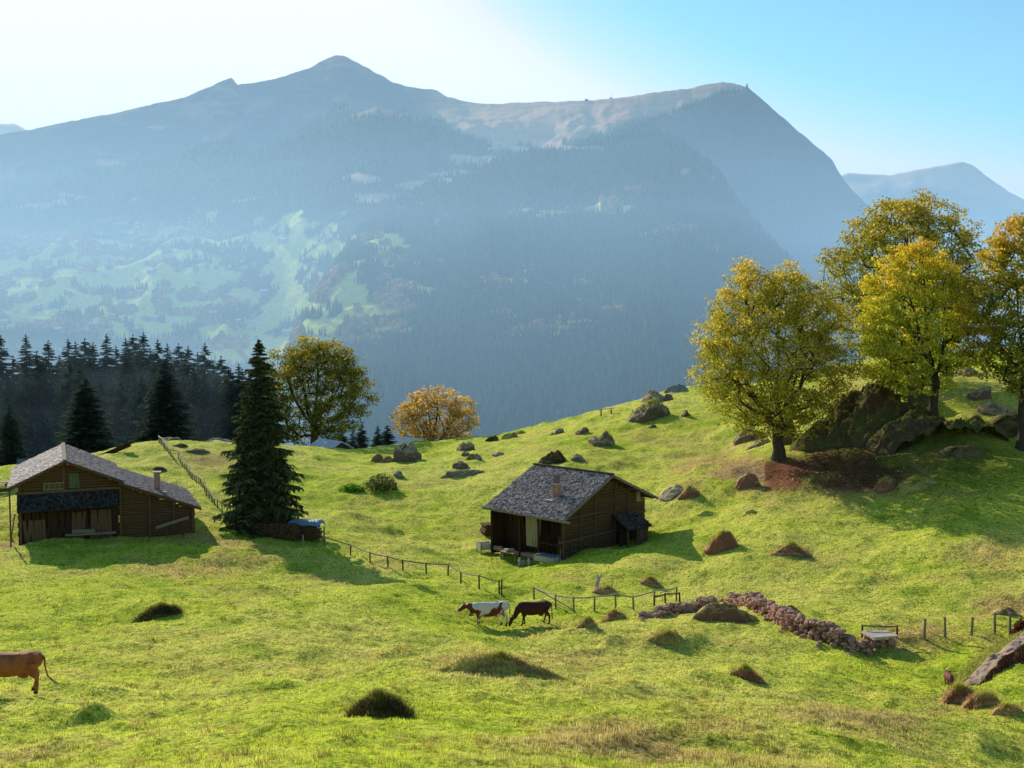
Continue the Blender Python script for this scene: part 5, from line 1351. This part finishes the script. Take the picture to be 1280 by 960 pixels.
# ------------------------------------------------------------------ cattle
def cow(name, px, py, facing, label, coat, head_down=0.0, scale=1.0, bell=False, horns=True, tail_out=0.0, step=.0, rumpY=1.0):
    p = hit(px, py); q = empty(name, p, facing); tag(q, label, 'cow' if name == 'cow' else 'calf')
    b = MB(); e = lambda c, r_, s=0: b.blob(c, 1.0, 1, 18, 12, 0, r_)
    # trunk as one lofted tube of ellipse sections (x, z centre, half height, half width)
    sec = [(-.98,1.13,.13,.10),(-.90,1.10,.24,.16),(-.70,1.03,.36,.25),(-.45,.98,.40,.31),(-.1,.94,.405,.355),(.25,.95,.385,.36),(.55,1.03,.34,.31),(.80,1.06,.30,.27),(.98,1.07,.22,.19),(1.06,1.08,.10,.09)]
    vs = []; n = 20
    for x, z, hh, ww in sec:
        for k in range(n):
            t = 2*math.pi*k/n; cz_ = math.cos(t); sz = math.sin(t)
            vs.append((x, ww*sz*abs(sz)**-.15 if abs(sz) > .01 else 0, z + hh*(cz_ if cz_ < 0 else min(cz_, .93 + .07*cz_))))
    fs = [(i*n+k, i*n+(k+1) % n, (i+1)*n+(k+1) % n, (i+1)*n+k) for i in range(len(sec)-1) for k in range(n)]
    fs += [tuple(range(n))[::-1], tuple((len(sec)-1)*n+k for k in range(n))]
    b.add(vs, fs)
    e((.86,.17,1.10),(.17,.10,.22)); e((.86,-.17,1.10),(.17,.10,.22)); e((.58,.19,1.30),(.12,.08,.06)); e((.58,-.19,1.30),(.12,.08,.06))
    hx, hz = -1.42 + .1*head_down, 1.22 - .85*head_down
    b.tube([(-.62,0,1.06),(-.95,0,1.10-.12*head_down),(hx+.14,0,hz+.06)],[.33,.23,.145],14)
    b.tube([(-.85,0,.86),(-1.05,0,.96-.3*head_down)],[.14,.08],8)
    mx, mz = hx - .36*(1-.55*head_down), hz - .22 - .20*head_down
    b.tube([(hx+.12,0,hz+.05),(hx,0,hz+.02),((hx*.55+mx*.45),0,(hz*.55+mz*.45)),(mx,0,mz),(mx-.03,0,mz-.02)],[.10,.145,.115,.085,.05],14)
    for sg in (-1,1):
        b.tube([(hx+.08,sg*.10,hz+.09),(hx+.10,sg*.24,hz+.07),(hx+.10,sg*.33,hz+.02)],[.03,.06,.02],6)
    legs = [(-.62,.17,step),(-.62,-.17,-step),(.78,.17,-step),(.78,-.17,step)]
    for x, y, st in legs:
        if x < 0: b.tube([(x,y*.9,.95),(x+.02,y,.62),(x+st*.5,y,.40),(x+st,y,.14),(x+st-.02,y,.02)],[.17,.12,.062,.045,.062],10)
        else: b.tube([(x-.02,y*.95,1.05),(x-.10,y,.76),(x+.10+st*.4,y,.48),(x+.04+st,y,.14),(x+.01+st,y,.02)],[.24,.17,.072,.048,.062],10)
    e((.45,0,.60),(.19,.14,.14))
    bo = b.build('body', coat, q, True)
    md = bo.modifiers.new('remesh','REMESH'); md.mode = 'VOXEL'; md.voxel_size = .028; md.use_smooth_shade = True
    sm = bo.modifiers.new('smooth','SMOOTH'); sm.factor = .6; sm.iterations = 5
    b = MB(); b.tube([(1.0,0,1.22),(1.11,0,1.12),(1.13+.0*tail_out,0,.8),(1.13+.12*tail_out,0,.5),(1.15+.35*tail_out,0,.32)],[.045,.04,.028,.025,.03],7); tl = b.build('tail', coat, q, True)
    b = MB(); b.tube([(1.14+.33*tail_out,0,.36),(1.16+.45*tail_out,0,.26),(1.18+.62*tail_out,0,.20)],[.03,.055,.015],7); b.build('tail_tuft', M['pale_wood'] if tail_out else M['bark'], tl, True)
    if horns:
        for sg in (-1,1):
            b = MB(); b.tube([(hx+.06,sg*.09,hz+.13),(hx+.04,sg*.2,hz+.19),(hx-.03,sg*.23,hz+.30)],[.03,.024,.008],7); b.build('horn', M['cream'], q, True)
    for sg in (-1,1):
        b = MB(); b.blob((hx-.09,sg*.115,hz+.0),.024,1,8,6,0); b.build('eye', M['glass'], q, True)
    b = MB()
    for x, y, st in legs: b.tube([(x+st+(.01 if x>0 else -.02),y,.07),(x+st+(.01 if x>0 else -.02)-.02,y,-.01)],[.06,.072],8)
    b.build('hooves', M['bark'], q)
    if bell:
        b = MB(); b.tube([(-1.04,0,.86),(-1.04,0,.80),(-1.04,0,.66)],[.05,.10,.13],10); be = b.build('bell', M['tin'], q)
        b = MB()
        pts = [(-1.06+.10*math.cos(t)*0, .17*math.sin(t), 1.04-.22*math.cos(t)) for t in np.linspace(0, 2*math.pi, 16)]
        b.tube(pts, .022, 5, False); b.build('strap', M['dark_log'], be)
    q.scale = (scale,)*3
    return q
def coat(name, c1, c2=None, thr=(.5,.52), scale=1.6, seed=0, under=None):
    m, t, out = new_mat(name); mp = objco(t); 
    mp.node.inputs['Location'].default_value = (seed*3.1, seed*1.7, seed)
    f2 = noise_n(t, objco(t), 22, 4, .6)
    a = mixc(t, f2, tuple(x*.6 for x in c1), c1)
    if c2 is not None:
        f = noise_n(t, mp, scale, 2.5, .5, .3); a = mixc(t, ramp(t, f, [(thr[0],(0,)),(thr[1],(1,))]), a, mixc(t, f2, tuple(x*.75 for x in c2), c2))
    diffuse(t, out, a, bump(t, f2, .25, .01), .75, .25); return m
cow('cow', 612, 783, math.radians(14), 'red and white patched cow with a bell, standing with head up', coat('pied_coat',(.20,.045,.02),(.84,.72,.56),(.485,.515),1.5,3), .05, 1.08, bell=True, step=.1)
cow('cow', 667, 780, math.radians(14), 'dark brown cow grazing just behind the patched cow', coat('brown_coat',(.075,.022,.014)), .95, .99, step=.12)
cow('cow', 12, 866, math.radians(10), 'light reddish-brown cow walking out of the left picture edge, tail swung out', coat('fawn_coat',(.52,.17,.05),(.34,.10,.035),(.4,.6),2.5,5), .6, .98, tail_out=.6, step=.08)
cow('calf', 1186, 858, math.radians(80), 'small red calf grazing by the brown hummock at the lower right', coat('red_coat',(.22,.06,.03),(.5,.36,.28),(.62,.66),3,2), .9, .47, horns=False, step=.08)

# ------------------------------------------------------------------ tiny houses across the valley
def house_mesh():
    b = MB(); b.box((0,0,1.5),(13,10,9)); b.prism([(-5,6),(5,6),(0,8.6)], lambda u,w_: (-6.5,u,w_), lambda u,w_: (6.5,u,w_)); wall = b.mesh('wall', M['far_wall'])
    b = MB()
    for s in (-1,1): b.add([(-7.5,s*6.4,5.3),(7.5,s*6.4,5.3),(7.5,0,9.3),(-7.5,0,9.3),(-7.5,s*6.4,4.9),(7.5,s*6.4,4.9),(7.5,0,8.9),(-7.5,0,8.9)],[(0,1,2,3),(7,6,5,4),(0,4,5,1),(1,5,6,2),(2,6,7,3),(3,7,4,0)])
    return wall, b.mesh('roof', M['far_roof'])
M['far_wall'] = simple_mat('far_house_wall',(.35,.2,.12),(.6,.5,.42),.3,.1,.1); M['far_roof'] = simple_mat('far_house_roof',(.75,.7,.66),(.8,.78,.76),.5,.1,.1)
hw, hr = house_mesh()
hp = [(49,384),(19,369),(37,356),(23,388),(75,301),(62,248),(196,399),(220,405),(144,396),(319,331),(75,413),(84,417),(134,344),(187,341),(101,337),(359,415),(290,377),(140,324),(156,379),(169,249),(432,266),(110,360),(250,352),(265,392),(330,365),(395,330),(355,300),(60,335),(8,402),(120,408),(175,364),(230,328),(410,300),(300,402)]
zz_ = {}
for i, (a, c) in enumerate(hp):
    best = None
    for Mx in (mm1, mm2, mm3):
        d = np.hypot(Mx['px']-a, Mx['py']-c); ok = d < 3.5
        if ok.any():
            j = np.where(ok)[0]; j = j[np.argmin(Mx['v'][j,1])]
            if best is None or Mx['v'][j,1] < best[1]: best = Mx['v'][j]
    if best is None: continue
    q = empty('far_chalet', Vector(best) + Vector((0,-4,1)), rs.uniform(-.5,.5)); s = rs.uniform(1.1,1.9); q.scale = (s,s,s)
    tag(q, 'tiny pale-roofed chalet among the hazy meadows across the valley', 'chalet', 'chalets scattered across the far valley side')
    link('wall', hw, q); link('roof', hr, q)
# buildings on the high pasture rim
for a, c, lab in ((764,124,'tiny mast and hut on the rim of the far alpine pasture'),(733,126,'tiny dark building on the rim of the far alpine pasture, left of the mast')):
    j = np.argmin(np.hypot(mm1['px']-a, mm1['py']-c)*1 + 0); v = mm1['v'][j]
    q = empty('summit_hut', Vector(v) + Vector((0,0,-2))); tag(q, lab, 'building')
    b = MB(); b.box((0,0,4),(16 if a < 750 else 9,9,8)); b.prism([(-5,7.9),(5,7.9),(0,10.5)], lambda u,w_: (-5,u,w_), lambda u,w_: (5,u,w_)); b.build('wall', M['dark_log'], q)
    if a > 750: b = MB(); b.tube([(6,0,0),(6,0,26)],[.9,.6],6); b.build('mast', M['dark_log'], q)

# ------------------------------------------------------------------ grass
def make_grass():
    r = np.random.default_rng(99)
    def region(n, y0, y1, h, wd, name, lab, pw=1.0, lean=.7, dry_only=False):
        Y = y0*(y1/y0)**(r.random(n)**pw); U = r.uniform(-.56, .56, n); X = U*Y*(1+2/Y)
        keep = np.ones(n, bool)
        cl = fbm(X/.35, Y/.35, o=2, seed=55); keep &= r.random(n) < np.clip(.5 + 2.2*cl, .03, 1)
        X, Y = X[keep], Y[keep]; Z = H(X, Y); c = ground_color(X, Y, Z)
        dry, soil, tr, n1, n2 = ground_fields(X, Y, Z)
        k2 = r.random(len(X)) > soil*.9; X, Y, Z, c, dry = X[k2], Y[k2], Z[k2], c[k2], dry[k2]
        straw = r.random(len(X)) < (.06 + .4*dry); c = np.where(straw[:,None], np.array([.82,.58,.26]), c*np.array([1.05,1.12,1.0]))
        hh = (h * (1 + .8*dry) * (.8+.5*fbm(X/1.1, Y/1.1, o=2, seed=66)))
        c = c * ((1 + .3*fbm(X/.45, Y/.45, o=2, seed=58)) * np.where(fbm(X/.22, Y/.3, o=2, seed=59) < -.22, .42, 1.08))[:,None]  # dark clumps stand in for shadows between the blades
        P = np.stack([X, Y, Z], 1)
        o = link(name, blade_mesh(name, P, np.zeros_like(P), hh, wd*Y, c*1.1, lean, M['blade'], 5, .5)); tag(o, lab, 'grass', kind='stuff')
    region(330000, 15, 42, .085, .00075, 'meadow_grass', 'short green meadow grass with dry brown patches in the foreground')
    region(300000, 42, 118, .085, .00075, 'slope_grass', 'short bright green grass on the sunlit slope around the hut')
    # taller tufts near the camera
    n = 1500; Y = r.uniform(16, 62, n); X = r.uniform(-.5,.5,n)*Y; s = fbm(X/3, Y/3, o=2, seed=77) + .3*r.random(n) > .0; X, Y = X[s], Y[s]
    m = 26; Xb = np.repeat(X, m) + r.normal(0,.09,len(X)*m); Yb = np.repeat(Y, m) + r.normal(0,.09,len(X)*m); Zb = H(Xb, Yb)
    c = np.tile(np.array([.6,.6,.12]), (len(Xb),1)) * np.repeat(r.uniform(.4,1.2,(len(X),1))*np.where(r.random((len(X),1)) < .35, [[1.15,.8,1.2]], [[1,1,1]]), m, 0)
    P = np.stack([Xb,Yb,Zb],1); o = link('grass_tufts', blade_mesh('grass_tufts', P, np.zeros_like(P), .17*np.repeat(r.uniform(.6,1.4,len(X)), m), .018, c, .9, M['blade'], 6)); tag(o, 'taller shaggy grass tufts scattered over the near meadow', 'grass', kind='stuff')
make_grass()
